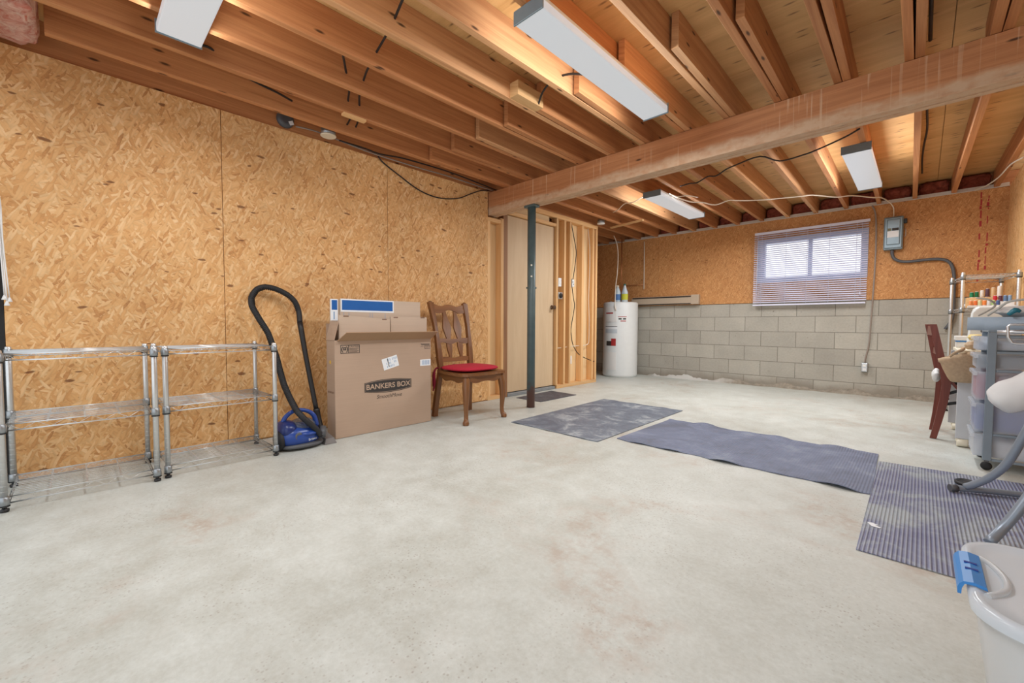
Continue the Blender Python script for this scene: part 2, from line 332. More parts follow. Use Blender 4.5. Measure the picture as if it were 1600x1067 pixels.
# ------------------------------------------------------------------ mesh builder
class M:
    def __init__(s): s.bm = bmesh.new(); s.mi = 0
    def _tag(s, faces):
        for f in faces: f.material_index = s.mi
        return faces
    def hexa(s, P):
        vs = [s.bm.verts.new(p) for p in P]
        return s._tag([s.bm.faces.new([vs[i] for i in q]) for q in ((3, 2, 1, 0), (4, 5, 6, 7), (0, 1, 5, 4), (1, 2, 6, 5), (2, 3, 7, 6), (3, 0, 4, 7))])
    def box(s, x0, x1, y0, y1, z0, z1, bev=0.0, seg=2):
        f = s.hexa([(x0, y0, z0), (x1, y0, z0), (x1, y1, z0), (x0, y1, z0), (x0, y0, z1), (x1, y0, z1), (x1, y1, z1), (x0, y1, z1)])
        if bev:
            es = list({e for g in f for e in g.edges})
            r = bmesh.ops.bevel(s.bm, geom=es, offset=bev, segments=seg, affect='EDGES', profile=0.5)
            for g in r['faces']: g.material_index = s.mi
        return s
    def bar(s, a, b, w, h, up=(0, 0, 1), bev=0.0):
        a, b = Vector(a), Vector(b); d = (b-a).normalized(); upv = Vector(up)
        sd = d.cross(upv); sd = sd.normalized() if sd.length > 1e-6 else Vector((1, 0, 0))
        u = sd.cross(d).normalized(); P = []
        for p in (a, b):
            for i, j in ((-1, -1), (1, -1), (1, 1), (-1, 1)): P.append(p+sd*(w/2*i)+u*(h/2*j))
        f = s.hexa(P)
        if bev:
            es = list({e for g in f for e in g.edges}); r = bmesh.ops.bevel(s.bm, geom=es, offset=bev, segments=2, affect='EDGES', profile=0.5)
            for g in r['faces']: g.material_index = s.mi
        return s
    def tube(s, pts, r, n=8, smooth=0, cap=True, closed=False):
        """tube along a polyline; r may be a list; smooth = Catmull-Rom subdivisions"""
        pts = [Vector(p) for p in pts]
        rs = list(r) if isinstance(r, (list, tuple)) else [r]*len(pts)
        if smooth:
            q, qr = [], []
            N = len(pts)
            for i in range(N-1 if not closed else N):
                p0 = pts[(i-1) % N] if (closed or i > 0) else pts[i]*2-pts[i+1]
                p1, p2 = pts[i], pts[(i+1) % N]
                p3 = pts[(i+2) % N] if (closed or i+2 < N) else p2*2-p1
                for k in range(smooth):
                    t = k/smooth
                    q.append(0.5*((2*p1)+(p2-p0)*t+(2*p0-5*p1+4*p2-p3)*t*t+(3*p1-p0-3*p2+p3)*t**3))
                    qr.append(rs[i]*(1-t)+rs[(i+1) % N]*t)
            if not closed: q.append(pts[-1]); qr.append(rs[-1])
            pts, rs = q, qr
        N = len(pts); rings = []; prev = None
        for i, p in enumerate(pts):
            if closed: d = pts[(i+1) % N]-pts[i-1]
            else: d = pts[min(i+1, N-1)]-pts[max(i-1, 0)]
            d = d.normalized() if d.length > 1e-9 else Vector((0, 0, 1))
            if prev is None:
                a = Vector((0, 0, 1)) if abs(d.z) < 0.9 else Vector((1, 0, 0))
                u = d.cross(a).normalized()
            else:
                u = prev-d*prev.dot(d); u = u.normalized() if u.length > 1e-9 else d.orthogonal().normalized()
            prev = u; w = d.cross(u)
            rings.append([s.bm.verts.new(p+(u*math.cos(2*math.pi*k/n)+w*math.sin(2*math.pi*k/n))*rs[i]) for k in range(n)])
        F = []
        for i in range(N if closed else N-1):
            A, B = rings[i], rings[(i+1) % N]
            for k in range(n): F.append(s.bm.faces.new((A[k], A[(k+1) % n], B[(k+1) % n], B[k])))
        for f in F: f.smooth = True
        if cap and not closed: F.append(s.bm.faces.new(rings[0][::-1])); F.append(s.bm.faces.new(rings[-1]))
        s._tag(F); return s
    def lathe(s, prof, c=(0, 0, 0), n=32, axis='z', sx=1.0, sy=1.0):
        """profile of (radius, height) pairs turned about an axis"""
        c = Vector(c); rings = []
        ax = {'x': lambda a, b, h: (h, a, b), 'y': lambda a, b, h: (a, h, b), 'z': lambda a, b, h: (a, b, h)}[axis]
        for r, h in prof:
            rings.append([s.bm.verts.new(c+Vector(ax(r*sx*math.cos(2*math.pi*k/n), r*sy*math.sin(2*math.pi*k/n), h))) for k in range(n)])
        F = []
        for A, B in zip(rings, rings[1:]):
            for k in range(n):
                f = s.bm.faces.new((A[k], A[(k+1) % n], B[(k+1) % n], B[k])); f.smooth = True; F.append(f)
        F.append(s.bm.faces.new(rings[0][::-1])); F.append(s.bm.faces.new(rings[-1]))
        s._tag(F); return s
    def cyl(s, a, b, r, n=20): return s.tube([a, b], r, n)
    def prism(s, poly, fn, t0, t1):
        """2-D outline extruded: fn(u, v, t) -> point"""
        A = [s.bm.verts.new(fn(u, v, t0)) for u, v in poly]; B = [s.bm.verts.new(fn(u, v, t1)) for u, v in poly]
        n = len(poly); F = [s.bm.faces.new(A[::-1]), s.bm.faces.new(B)]
        for k in range(n): F.append(s.bm.faces.new((A[k], A[(k+1) % n], B[(k+1) % n], B[k])))
        s._tag(F); return s
    def strip(s, left, right, fn, t0, t1):
        """ruled slab between two outlines (lists of (u, v)), for curved boards"""
        n = len(left); V = []
        for (a, b) in zip(left, right):
            V.append([s.bm.verts.new(fn(*a, t0)), s.bm.verts.new(fn(*b, t0)), s.bm.verts.new(fn(*b, t1)), s.bm.verts.new(fn(*a, t1))])
        F = [s.bm.faces.new(V[0]), s.bm.faces.new(V[-1][::-1])]
        for A, B in zip(V, V[1:]):
            for k in range(4): F.append(s.bm.faces.new((A[k], B[k], B[(k+1) % 4], A[(k+1) % 4])))
        s._tag(F); return s
    def ell(s, c, r, nu=20, nv=12, f=None):
        c = Vector(c); rows = []
        for j in range(1, nv):
            th = math.pi*j/nv; row = []
            for k in range(nu):
                ph = 2*math.pi*k/nu
                p = Vector((math.sin(th)*math.cos(ph), math.sin(th)*math.sin(ph), math.cos(th)))
                if f: p = f(p)
                row.append(s.bm.verts.new(c+Vector((p.x*r[0], p.y*r[1], p.z*r[2]))))
            rows.append(row)
        t = Vector((0, 0, 1)); b = Vector((0, 0, -1))
        if f: t, b = f(t), f(b)
        T = s.bm.verts.new(c+Vector((t.x*r[0], t.y*r[1], t.z*r[2]))); B = s.bm.verts.new(c+Vector((b.x*r[0], b.y*r[1], b.z*r[2])))
        F = []
        for a, d in zip(rows, rows[1:]):
            for k in range(nu): F.append(s.bm.faces.new((a[k], d[k], d[(k+1) % nu], a[(k+1) % nu])))
        for k in range(nu):
            F.append(s.bm.faces.new((T, rows[0][k], rows[0][(k+1) % nu]))); F.append(s.bm.faces.new((B, rows[-1][(k+1) % nu], rows[-1][k])))
        for q in F: q.smooth = True
        s._tag(F); return s
    def grid(s, nu, nv, fn, thick=0.0):
        V = [[s.bm.verts.new(fn(i/nu, j/nv)) for j in range(nv+1)] for i in range(nu+1)]
        F = [s.bm.faces.new((V[i][j], V[i+1][j], V[i+1][j+1], V[i][j+1])) for i in range(nu) for j in range(nv)]
        if thick:
            W = [[s.bm.verts.new(v.co-Vector((0, 0, thick))) for v in r] for r in V]
            F += [s.bm.faces.new((W[i][j+1], W[i+1][j+1], W[i+1][j], W[i][j])) for i in range(nu) for j in range(nv)]
            for i in range(nu):
                F.append(s.bm.faces.new((V[i+1][0], V[i][0], W[i][0], W[i+1][0]))); F.append(s.bm.faces.new((V[i][nv], V[i+1][nv], W[i+1][nv], W[i][nv])))
            for j in range(nv):
                F.append(s.bm.faces.new((V[0][j], V[0][j+1], W[0][j+1], W[0][j]))); F.append(s.bm.faces.new((V[nu][j+1], V[nu][j], W[nu][j], W[nu][j+1])))
        s._tag(F); return s
    def text(s, body, size, fn, depth=0.0006, align='CENTER', sx=1.0, shear=0.0, bold=0.0):
        cu = bpy.data.curves.new('lettering', 'FONT'); cu.body = body; cu.size = size; cu.align_x = align; cu.align_y = 'CENTER'; cu.shear = shear; cu.offset = bold
        ob = bpy.data.objects.new('lettering', cu); COL.objects.link(ob)
        dg = bpy.context.evaluated_depsgraph_get(); me = ob.evaluated_get(dg).to_mesh()
        vs = [s.bm.verts.new(fn(v.co.x*sx, v.co.y, depth)) for v in me.vertices]
        F = []
        for p in me.polygons:
            try: F.append(s.bm.faces.new([vs[i] for i in p.vertices]))
            except ValueError: pass
        s._tag(F); ob.evaluated_get(dg).to_mesh_clear(); bpy.data.objects.remove(ob); bpy.data.curves.remove(cu)
        return s
    def build(s, name, mats, parent=None, loc=None, grain=None, world=True, smooth=False):
        """link as ONE mesh object. Coordinates are world ones when world is True"""
        bm = s.bm; bmesh.ops.recalc_face_normals(bm, faces=bm.faces)
        uvl = bm.loops.layers.uv.new('UVMap')
        for f in bm.faces:
            if smooth: f.smooth = True
            nx, ny, nz = (abs(c) for c in f.normal); a = 0 if nx >= ny and nx >= nz else (1 if ny >= nz else 2)
            for lp in f.loops:
                c = lp.vert.co
                if grain is not None:
                    u = c[grain]; v = sum(c[i] for i in range(3) if i not in (grain, a)) if a != grain else c[(grain+1) % 3]*3+c[(grain+2) % 3]
                else: u, v = ((c.y, c.z), (c.x, c.z), (c.x, c.y))[a]
                lp[uvl].uv = (u, v)
        o = Vector((0, 0, 0))
        if parent is not None: o = ABS[parent.name]
        elif loc is not None: o = Vector(loc)
        if world: bmesh.ops.translate(bm, vec=-o, verts=bm.verts)
        me = bpy.data.meshes.new(name); bm.to_mesh(me); bm.free()
        for m in (mats if isinstance(mats, (list, tuple)) else [mats]): me.materials.append(m)
        ob = bpy.data.objects.new(name, me); COL.objects.link(ob)
        if parent is not None: ob.parent = parent
        elif loc is not None: ob.location = loc
        ABS[ob.name] = o
        return ob

def tag(o, label, cat, group=None):
    o['label'] = label; o['category'] = cat
    if group: o['group'] = group
    return o
def thing(name, label, cat, loc=(0, 0, 0), rz=0.0, group=None):
    o = bpy.data.objects.new(name, None); COL.objects.link(o); o.location = loc; o.rotation_euler = (0, 0, rz)
    o.empty_display_size = 0.1; ABS[o.name] = Vector(loc)
    return tag(o, label, cat, group)
def struct(o): o['kind'] = 'structure'; return o
def kids(o): return [c for c in bpy.data.objects if c.parent == o]
def dup(o, loc, label, rz=None):
    def cp(a, par):
        c = a.copy(); COL.objects.link(c); c.parent = par
        for k in kids(a): cp(k, c)
        return c
    r = cp(o, None); r.location = loc; r['label'] = label
    if rz is not None: r.rotation_euler = (0, 0, rz)
    ABS[r.name] = Vector(loc); return r

ORD = ['first', 'second', 'third', 'fourth', 'fifth', 'sixth', 'seventh', 'eighth', 'ninth', 'tenth', 'eleventh', 'twelfth', 'thirteenth']

# ------------------------------------------------------------------ the room
PB = 2.25          # underside of the ceiling joists
SUB = 2.434        # underside of the subfloor
BACK = 7.04        # face of the block wall
m = M(); m.box(-1.3, 5.3, -1.2, 7.3, -0.12, 0.0); struct(m.build('floor', FLOOR))
# subfloor panels
m = M()
for x0, x1 in ((-1.3, 1.02), (1.024, 3.46), (3.464, 5.3)):
    y = -0.2
    for y1 in (1.0, 2.22, 3.44, 4.66, 5.88, 7.3):
        m.box(x0, x1, y+0.002, y1-0.002, SUB, SUB+0.016); y = y1
m.box(-1.3, 5.3, -0.2, 7.3, SUB+0.017, SUB+0.05)
struct(m.build('ceiling', PLY, grain=0))
# left wall: three OSB sheets with open joints
m = M()
for y0, y1 in ((0.215, 1.172), (1.176, 2.391), (2.395, 3.581)): m.box(-0.012, 0.0, y0, y1, 0.012, PB)
m.box(-0.10, -0.014, 0.215, 3.581, 0.0, PB)
struct(m.build('wall_left', OSB))
# dark edge of the doorway that opens in the front wall, just inside the frame
m = M(); m.box(-0.11, -0.003, -0.25, 0.213, 0.0, 2.02); struct(m.build('door_2', DARKGAP))
m = M(); m.box(-0.11, -0.003, -0.25, 0.213, 2.022, PB); struct(m.build('trim_1', OSB))
# back wall: block below, OSB above, window opening
WX0, WX1, WZ0, WZ1 = 1.735, 2.905, 1.415, 1.995
m = M(); m.box(-1.2, 4.1, BACK, BACK+0.2, -0.1, 1.138); struct(m.build('wall_back', BLOCK))
m = M()
def osbsheet(x0, x1, z0, z1): m.box(x0, x1, BACK-0.012, BACK-0.002, z0, z1)
osbsheet(-1.2, 0.31, 1.142, PB-0.008); osbsheet(0.313, WX0, 1.142, PB-0.008)
osbsheet(WX0, WX1, 1.142, WZ0); osbsheet(WX0, WX1, WZ1, PB-0.008); osbsheet(WX1, 4.1, 1.142, PB-0.008)
m.box(-1.2, WX0, BACK, BACK+0.14, 1.142, PB-0.008); m.box(WX1, 4.1, BACK, BACK+0.14, 1.142, PB-0.008)
m.box(WX0, WX1, BACK, BACK+0.14, 1.142, WZ0); m.box(WX0, WX1, BACK, BACK+0.14, WZ1, PB-0.008)
# red paint marks on the OSB near the corner
m.mi = 1; rr = random.Random(4)
for xs, z0, z1 in ((3.79, 1.30, 2.22), (3.838, 1.42, 2.19)):
    z = z0
    while z < z1:
        h = rr.uniform(0.02, 0.09)
        if rr.random() < 0.72:
            w = rr.uniform(0.003, 0.009); x = xs+rr.uniform(-0.004, 0.004)
            m.box(x-w, x+w, BACK-0.0135, BACK-0.0122, z, min(z+h, z1))
        z += h+rr.uniform(0.004, 0.03)
struct(m.build('wall_back_upper', [OSB_B, INKRED]))
# white wrapped sill strip and insulation behind the joist ends
m = M(); m.box(-1.2, 3.978, BACK-0.02, BACK+0.14, PB-0.006, PB-0.0005)
m.box(-1.2, 3.978, BACK+0.004, BACK+0.02, PB, PB+0.035); struct(m.build('trim_2', STRIP))
# right wall beside the work corner, and the wider near part of the room
m = M(); m.box(3.98, 4.09, 3.95, BACK-0.0125, 0.0, PB); struct(m.build('wall_right', OSB))
m = M(); m.box(5.2, 5.3, -0.2, 3.8, 0.0, SUB); m.box(3.982, 5.3, 3.80, 3.95, 0.0, PB-0.24); struct(m.build('wall_right_near', OSB))
m = M(); m.box(-1.3, -1.2, 3.4, 7.24, 0.0, SUB); m.box(-1.2, -0.101, 3.3, 3.4, 0, SUB); struct(m.build('wall_alcove', OSB_B))
m = M(); m.box(-1.3, 5.3, BACK+0.16, BACK+0.26, 1.0, SUB-0.002)
bm_hole = None
m = M(); m.box(-1.3, 5.3, BACK+0.15, BACK+0.24, PB, SUB-0.002); struct(m.build('rim_back', JOIST, grain=0))
m = M(); m.box(-1.3, -0.11, -0.25, -0.15, 0, SUB); m.box(-0.1, 5.3, -0.25, 0.10, 2.03, SUB-0.001); struct(m.build('wall_front', OSB))
# cement cove at the foot of the block wall: rough ribbon
def cove(x0, x1, h, d, mat, nm, seed):
    rr = random.Random(seed); n = int((x1-x0)/0.025); ph = rr.uniform(0, 9)
    m = M()
    hs = [max(0.012, h*(0.6+0.35*math.sin(i*0.23+ph)+0.15*math.sin(i*0.61+2*ph)+rr.uniform(-.14, .14))) for i in range(n+1)]
    tp = [min(1, i/6, (n-i)/6) for i in range(n+1)]
    def fn(u, v):
        i = min(n, int(round(u*n))); hh = hs[i]*max(0.08, tp[i]); x = x0+(x1-x0)*u
        dd = d*(0.8+0.2*math.sin(i*0.37+ph))
        k = v
        return Vector((x, BACK-0.001-dd*(1-k)**1.6*max(0.15, tp[i]), hh*k**0.8))
    m.grid(n, 5, fn); return struct(m.build(nm, mat, smooth=True))
cove(0.12, 3.9, 0.062, 0.075, CEMENT, 'trim_3', 3)

# window in the back wall
w = bpy.data.objects.new('window_1', None); COL.objects.link(w); w.location = (2.32, BACK, 1.705); ABS['window_1'] = Vector((2.32, BACK, 1.705)); struct(w)
m = M()
fy0, fy1 = BACK-0.03, BACK+0.06
m.box(WX0, WX0+0.09, fy0, fy1, WZ0, WZ1, 0.004); m.box(WX1-0.068, WX1, fy0, fy1, WZ0, WZ1, 0.004)
m.box(WX0+0.09, WX1-0.068, fy0, fy1, WZ1-0.062, WZ1, 0.004); m.box(WX0+0.09, WX1-0.068, fy0, fy1, WZ0, WZ0+0.062, 0.004)
m.build('window_frame', VINYLW, w)
m = M(); m.box(2.312, 2.352, fy0+0.012, fy1-0.01, WZ0+0.062, WZ1-0.062, 0.003); m.build('mullion', VINYLW, w)
m = M(); m.box(1.826, 2.311, BACK+0.02, BACK+0.026, 1.478, 1.932); m.build('glass', GLASS, w)
m = M(); m.box(2.353, 2.836, BACK+0.02, BACK+0.026, 1.478, 1.932); m.build('glass', GLASS, w)

# ------------------------------------------------------------------ ceiling joists and beam
for k in range(-1, 13):
    xc = 0.25+0.3045*k if k >= 0 else -0.034
    m = M(); m.box(xc-0.019, xc+0.019, 0.40 if k == 0 else 0.13, 3.86, PB+0.001, SUB-0.001, 0.0015, 1)
    mt = JOIST_L if k in (4, 5, 7) else JOIST
    o = m.build('floor_joist', mt, loc=(xc, 0.13, PB), grain=1)
    if k < 0: tag(o, 'dark ceiling joist lying on top of the left wall panels', 'joist')
    else: tag(o, f'{ORD[k]} ceiling joist out from the left wall, near side of the beam', 'joist', 'near ceiling joists')
for k in range(-3, 13):
    xa, xb = 0.25+0.3045*k+0.0415, 0.272+0.3015*k
    sl = (xb-xa)/(7.03-3.6); y0, y1 = 2.64, 7.17
    f = lambda y: xa+sl*(y-3.6)
    if k < 0: y0 = 3.45
    m = M(); h = 0.019
    m.hexa([(f(y0)-h, y0, PB+0.001), (f(y0)+h, y0, PB+0.001), (f(y1)+h, y1, PB+0.001), (f(y1)-h, y1, PB+0.001),
            (f(y0)-h, y0, SUB-0.001), (f(y0)+h, y0, SUB-0.001), (f(y1)+h, y1, SUB-0.001), (f(y1)-h, y1, SUB-0.001)])
    o = m.build('floor_joist', JOIST_L if k in (2, 6, 7) else JOIST, loc=(f(y0), y0, PB), grain=1)
    if k < 0: tag(o, f'ceiling joist over the dark alcove, {ORD[-k-1]} one left of the stud wall', 'joist', 'far ceiling joists')
    else: tag(o, f'{ORD[k]} ceiling joist out from the stud wall, window side of the beam', 'joist', 'far ceiling joists')
bt = thing('ceiling_beam', 'long weathered built-up timber beam with white drip stains crossing the ceiling', 'beam', (-0.08, 3.6, 2.013))
for i, (ya, yb, zb) in enumerate(((3.600, 3.637, 2.013), (3.639, 3.684, 2.016), (3.686, 3.727, 2.012))):
    m = M(); m.box(-0.085, 4.9, ya, yb, zb, 2.2485, 0.003, 1); m.build('beam_ply', BEAM, bt, grain=0)
# joist clutter
m = M(); m.hexa([(1.488, 2.40, PB+0.002), (1.558, 2.40, PB+0.002), (1.558, 2.64, PB+0.002), (1.488, 2.64, PB+0.002), (1.488, 2.40, PB+0.09), (1.558, 2.40, PB+0.09), (1.558, 2.64, PB+0.09), (1.488, 2.64, PB+0.09)])
tag(m.build('wood_block', CLEAT, loc=(1.507, 2.52, PB), grain=1), 'short raw wood block nailed beside a joist left of the long ceiling light', 'block')
m = M(); m.box(0.535, 0.577, 1.75, 1.91, PB-0.016, PB+0.0008, 0.003); tag(m.build('wood_cleat', CLEAT, loc=(0.556, 1.83, PB), grain=1), 'small pale wood cleat nailed under a joist near the round junction boxes', 'block')
m = M(); m.hexa([(0.10, 5.90, PB-0.02), (0.66, 5.78, PB-0.02), (0.66, 5.82, PB-0.02), (0.10, 5.94, PB-0.02), (0.10, 5.90, PB), (0.66, 5.78, PB), (0.66, 5.82, PB), (0.10, 5.94, PB)])
tag(m.build('brace_strip', CLEAT, loc=(0.38, 5.86, PB-0.02), grain=0), 'thin wood strip nailed across the joist bottoms beyond the stud wall', 'brace')
# fibreglass
def batt(nm, x0, x1, y0, y1, z0, z1, mat, seed, label):
    rr = random.Random(seed); m = M()
    m.ell(((x0+x1)/2, (y0+y1)/2, (z0+z1)/2), ((x1-x0)/2, (y1-y0)/2, (z1-z0)/2), 28, 18,
          lambda p: Vector([math.copysign(abs(c)**0.42, c) for c in p])*(0.93+0.07*math.sin(p.x*9+seed)*math.sin(p.y*8+seed*2)*math.cos(p.z*7+seed)))
    return tag(m.build(nm, mat, loc=((x0+x1)/2, (y0+y1)/2, z0)), label, 'insulation')
batt('insulation_batt', -0.013, 0.53, -0.05, 0.396, PB-0.012, SUB-0.004, PINK, 1, 'pink and white fibreglass batt stuffed above the left wall corner')
for k in range(0, 12):
    xa = 0.272+0.3015*k
    o = batt('insulation_batt', xa+0.024, xa+0.277, BACK+0.035, BACK+0.147, PB+0.004, SUB-0.004, PINKD, k+3, f'dark pink insulation over the window wall, {ORD[k]} pocket from the stud wall')
    o['group'] = 'insulation between far joist ends'

# ------------------------------------------------------------------ stud partition with the door
sp = thing('stud_partition', 'open stud wall of pale spruce framing around the plain door', 'framing', (-0.045, 4.65, 0)); sp['kind'] = 'structure'
def stud(y0, y1, z0, z1, x0=-0.089, x1=0.0, mat=STUD):
    mm = M(); mm.box(x0, x1, y0, y1, z0, z1, 0.002, 1); return mm.build('stud', mat, sp, grain=2)
stud(3.583, 3.621, 0.042, 1.948); stud(3.784, 3.826, 0.042, 2.01)
stud(4.778, 4.815, 0.046, 2.193); stud(4.94, 4.979, 0.046, 2.193); stud(5.062, 5.100, 0.046, 2.193)
stud(5.345, 5.390, 0.046, 2.193); stud(5.606, 5.645, 0.046, 2.193); stud(5.690, 5.728, 0.046, 2.193)
m = M(); m.box(-0.089, 0, 3.735, 5.73, 2.195, 2.249, 0.002, 1); m.build('top_plate', STUD, sp, grain=1)
m = M(); m.box(-0.089, 0, 4.80, 5.73, 0.0, 0.045, 0.002, 1); m.box(-0.089, 0, 3.583, 3.83, 0.0, 0.041, 0.002, 1); m.build('bottom_plate', STUD, sp, grain=1)
m = M(); m.box(-0.089, 0, 3.583, 3.783, 1.95, 1.99, 0.002, 1); m.build('short_header', STUD, sp, grain=1)
m = M(); m.box(-0.089, -0.004, 3.828, 4.777, 2.085, 2.122, 0.002, 1); m.build('door_header', STUD, sp, grain=1)
m = M(); m.box(-0.06, -0.03, 3.95, 4.66, 2.124, 2.193); m.build('header_board', SHEATH, sp, grain=1)
m = M(); m.box(-0.103, -0.091, 3.583, 3.83, 0.0, 2.24); m.box(-0.103, -0.091, 4.82, 5.73, 0.0, 2.24); m.build('sheathing', SHEATH, sp, grain=2)
# the door
d1 = bpy.data.objects.new('door_1', None); COL.objects.link(d1); d1.location = (-0.06, 4.33, 0); ABS['door_1'] = Vector((-0.06, 4.33, 0)); struct(d1)
m = M(); m.box(-0.085, -0.042, 3.905, 4.772, 0.045, 2.078, 0.003, 1); m.build('door_slab', DOORW, d1, grain=2)
m = M(); m.box(-0.088, -0.012, 3.832, 3.902, 0.0, 2.08, 0.003, 1); m.build('door_jamb', JAMB, d1, grain=2)
m = M(); m.box(-0.10, -0.005, 3.903, 4.776, 0.0, 0.036, 0.004, 1); m.build('door_sill', SILL, d1)
m = M(); m.lathe([(0.026, 0), (0.028, 0.006), (0.014, 0.012), (0.012, 0.03), (0.024, 0.036), (0.027, 0.05), (0.02, 0.06)], (-0.042, 4.735, 1.055), 20, 'x'); m.build('door_handle', BRASS, d1)
m = M(); m.box(-0.043, -0.036, 3.898, 3.906, 1.78, 1.87); m.box(-0.043, -0.036, 3.898, 3.906, 0.25, 0.34); m.build('hinge', ALU, d1)
lk = thing('rim_lock', 'round black and silver lock cylinder on the stud beside the door', 'lock', (0.0, 4.855, 1.208))
m = M(); m.box(-0.02, 0.012, 4.818, 4.90, 1.165, 1.255, 0.006); m.build('lock_plate', ALU, lk)
m = M(); m.lathe([(0.03, 0), (0.032, 0.008), (0.026, 0.022), (0.02, 0.024)], (0.012, 4.848, 1.208), 20, 'x'); m.build('lock_cylinder', BLACK, lk)
sw = thing('light_switch', 'white switch plate on the door stud above the lock', 'switch', (0, 4.845, 1.38))
m = M(); m.box(-0.035, 0.006, 4.817, 4.878, 1.327, 1.436, 0.004); m.build('switch_plate', WHITEPL, sw)
m = M(); m.box(0.006, 0.011, 4.838, 4.857, 1.362, 1.40, 0.002); m.build('toggle', WHITEPL, sw)
ob_ = thing('electrical_box', 'open metal electrical box with a receptacle in the stud bay', 'outlet', (-0.05, 5.15, 1.39))
m = M(); m.box(-0.06, -0.004, 5.102, 5.128, 1.33, 1.45, 0.002); m.build('metal_box', GALV, ob_)
m = M(); m.box(-0.03, -0.012, 5.13, 5.188, 1.345, 1.442, 0.004); m.build('receptacle', WHITEPL, ob_)
m = M(); m.box(-0.012, -0.009, 5.146, 5.156, 1.40, 1.415); m.box(-0.012, -0.009, 5.164, 5.172, 1.37, 1.385); m.build('slot', BLACK, ob_)
ob_ = thing('wall_outlet', 'white outlet plate low in the stud bay beside the door', 'outlet', (-0.09, 5.19, 0.34))
m = M(); m.box(-0.091, -0.078, 5.165, 5.235, 0.29, 0.405, 0.004); m.build('cover_plate', WHITEPL, ob_)
for z in (0.305, 0.36):
    m = M(); m.box(-0.078, -0.075, 5.185, 5.215, z, z+0.03, 0.002); m.build('socket_face', PAPER, ob_)
# steel post
ps = thing('steel_post', 'dark green painted steel post with a rusty foot holding up the beam', 'post', (0.575, 3.645, 0))
m = M(); m.tube([(0.575, 3.645, 0.002), (0.575, 3.645, 1.99)], 0.041, 28); m.build('post_tube', POSTM, ps)
m = M(); m.box(0.51, 0.64, 3.60, 3.69, 1.99, 2.011, 0.003); m.build('cap_plate', POSTM, ps)
for z in (1.42, 1.31, 1.20):
    m = M()
    if z > 1.25: m.cyl((0.575-0.028, 3.645+0.0312, z), (0.575+0.028, 3.645-0.0312, z), 0.0085, 12)
    else: m.cyl((0.575-0.0385, 3.645-0.0345, z), (0.575+0.0385, 3.645+0.0345, z), 0.009, 12)
    m.build('hole_light_disc' if z > 1.25 else 'adjusting_pin', CREAM if z > 1.25 else POSTM, ps)  # upper two are solid pale pegs, light showing through the holes put into their colour

# ------------------------------------------------------------------ ceiling fixtures
def fixture(label, cx, cy, along, length=1.22, width=0.16, zb=2.188, zt=PB-0.001, taper=0.0):
    t = thing('ceiling_light', label, 'light', (cx, cy, zb), 0, None)
    h, w = length/2, width/2
    def b(mm, a0, a1, c0, c1, z0, z1, bev=0.0):
        if along == 'y': mm.box(cx+c0, cx+c1, cy+a0, cy+a1, z0, z1, bev)
        else: mm.box(cx+a0, cx+a1, cy+c0, cy+c1, z0, z1, bev)
        return mm
    b(M(), -h, h, -w*0.92, w*0.92, zt-0.018, zt, 0.002).build('housing', WHITE, t)
    b(M(), -h+0.004, h-0.004, -w, w, zb, zt-0.019, 0.006).build('diffuser', LENS, t)
    for s in (-1, 1):
        a = sorted((s*(h-0.0035), s*(h+0.004)))
        b(M(), a[0], a[1], -w-0.004, w+0.004, zb-0.003, zt, 0.002).build('end_cap', SWITCHGREY, t)
    return t
fixture('long bright ceiling light running toward the beam on the near side of it', 2.10, 2.51, 'y', 1.24, 0.165)
fixture('ceiling light cut off by the top edge above the left wall, crosswise to the joists', 1.40, 0.85, 'x', 1.22, 0.172)
fixture('ceiling light beyond the beam nearest the stud wall and water heater', 1.295, 5.36, 'y', 1.24, 0.19)
fixture('ceiling light beyond the beam nearest the grey electrical switch box', 2.975, 5.36, 'y', 1.24, 0.18)

# ------------------------------------------------------------------ wires and ceiling hardware
def wire(nm, pts, r, mat, label, cat='cable', smooth=4, group=None):
    mm = M(); mm.tube(pts, r, 6, smooth); c = pts[len(pts)//2]
    return tag(mm.build(nm, mat, loc=c), label, cat, group)
# round boxes in the bay beside the left wall
t = thing('round_sensor', 'round dark grey ceiling sensor with a small white square, above the left wall', 'sensor', (-0.012, 1.585, 2.33))
m = M(); m.lathe([(0.058, 0), (0.06, 0.008), (0.054, 0.03), (0.03, 0.036)], (-0.014, 1.575, 2.325), 28, 'x'); m.build('dome', DKGREY, t)
m = M(); m.hexa([(0.0215, 1.60, 2.283), (0.0245, 1.60, 2.283), (0.0245, 1.627, 2.297), (0.0215, 1.627, 2.297), (0.0215, 1.588, 2.308), (0.0245, 1.588, 2.308), (0.0245, 1.615, 2.322), (0.0215, 1.615, 2.322)]); m.build('white_square', PAPER, t)
t = thing('round_junction_box', 'octagonal metal junction box with a pale round cover above the left wall', 'junction box', (0.11, 1.84, 2.255))
m = M(); m.lathe([(0.055, 0), (0.055, 0.04)], (0.11, 1.84, 2.262), 8); m.build('box_body', GALV, t)
m = M(); m.lathe([(0.052, 0), (0.056, 0.003), (0.056, 0.008)], (0.11, 1.84, 2.253), 28); m.build('cover', CREAM, t)
t = thing('round_box_cover', 'small round white box cover under the joists above the stud wall end', 'junction box', (0.12, 5.62, 2.235))
m = M(); m.lathe([(0.03, 0), (0.052, 0.006), (0.054, 0.016)], (0.12, 5.62, 2.235), 24); m.build('cover', WHITEPL, t)
m = M(); m.lathe([(0.05, 0), (0.05, 0.05)], (0.12, 5.62, 2.251), 16); m.build('box_body', GALV, t)
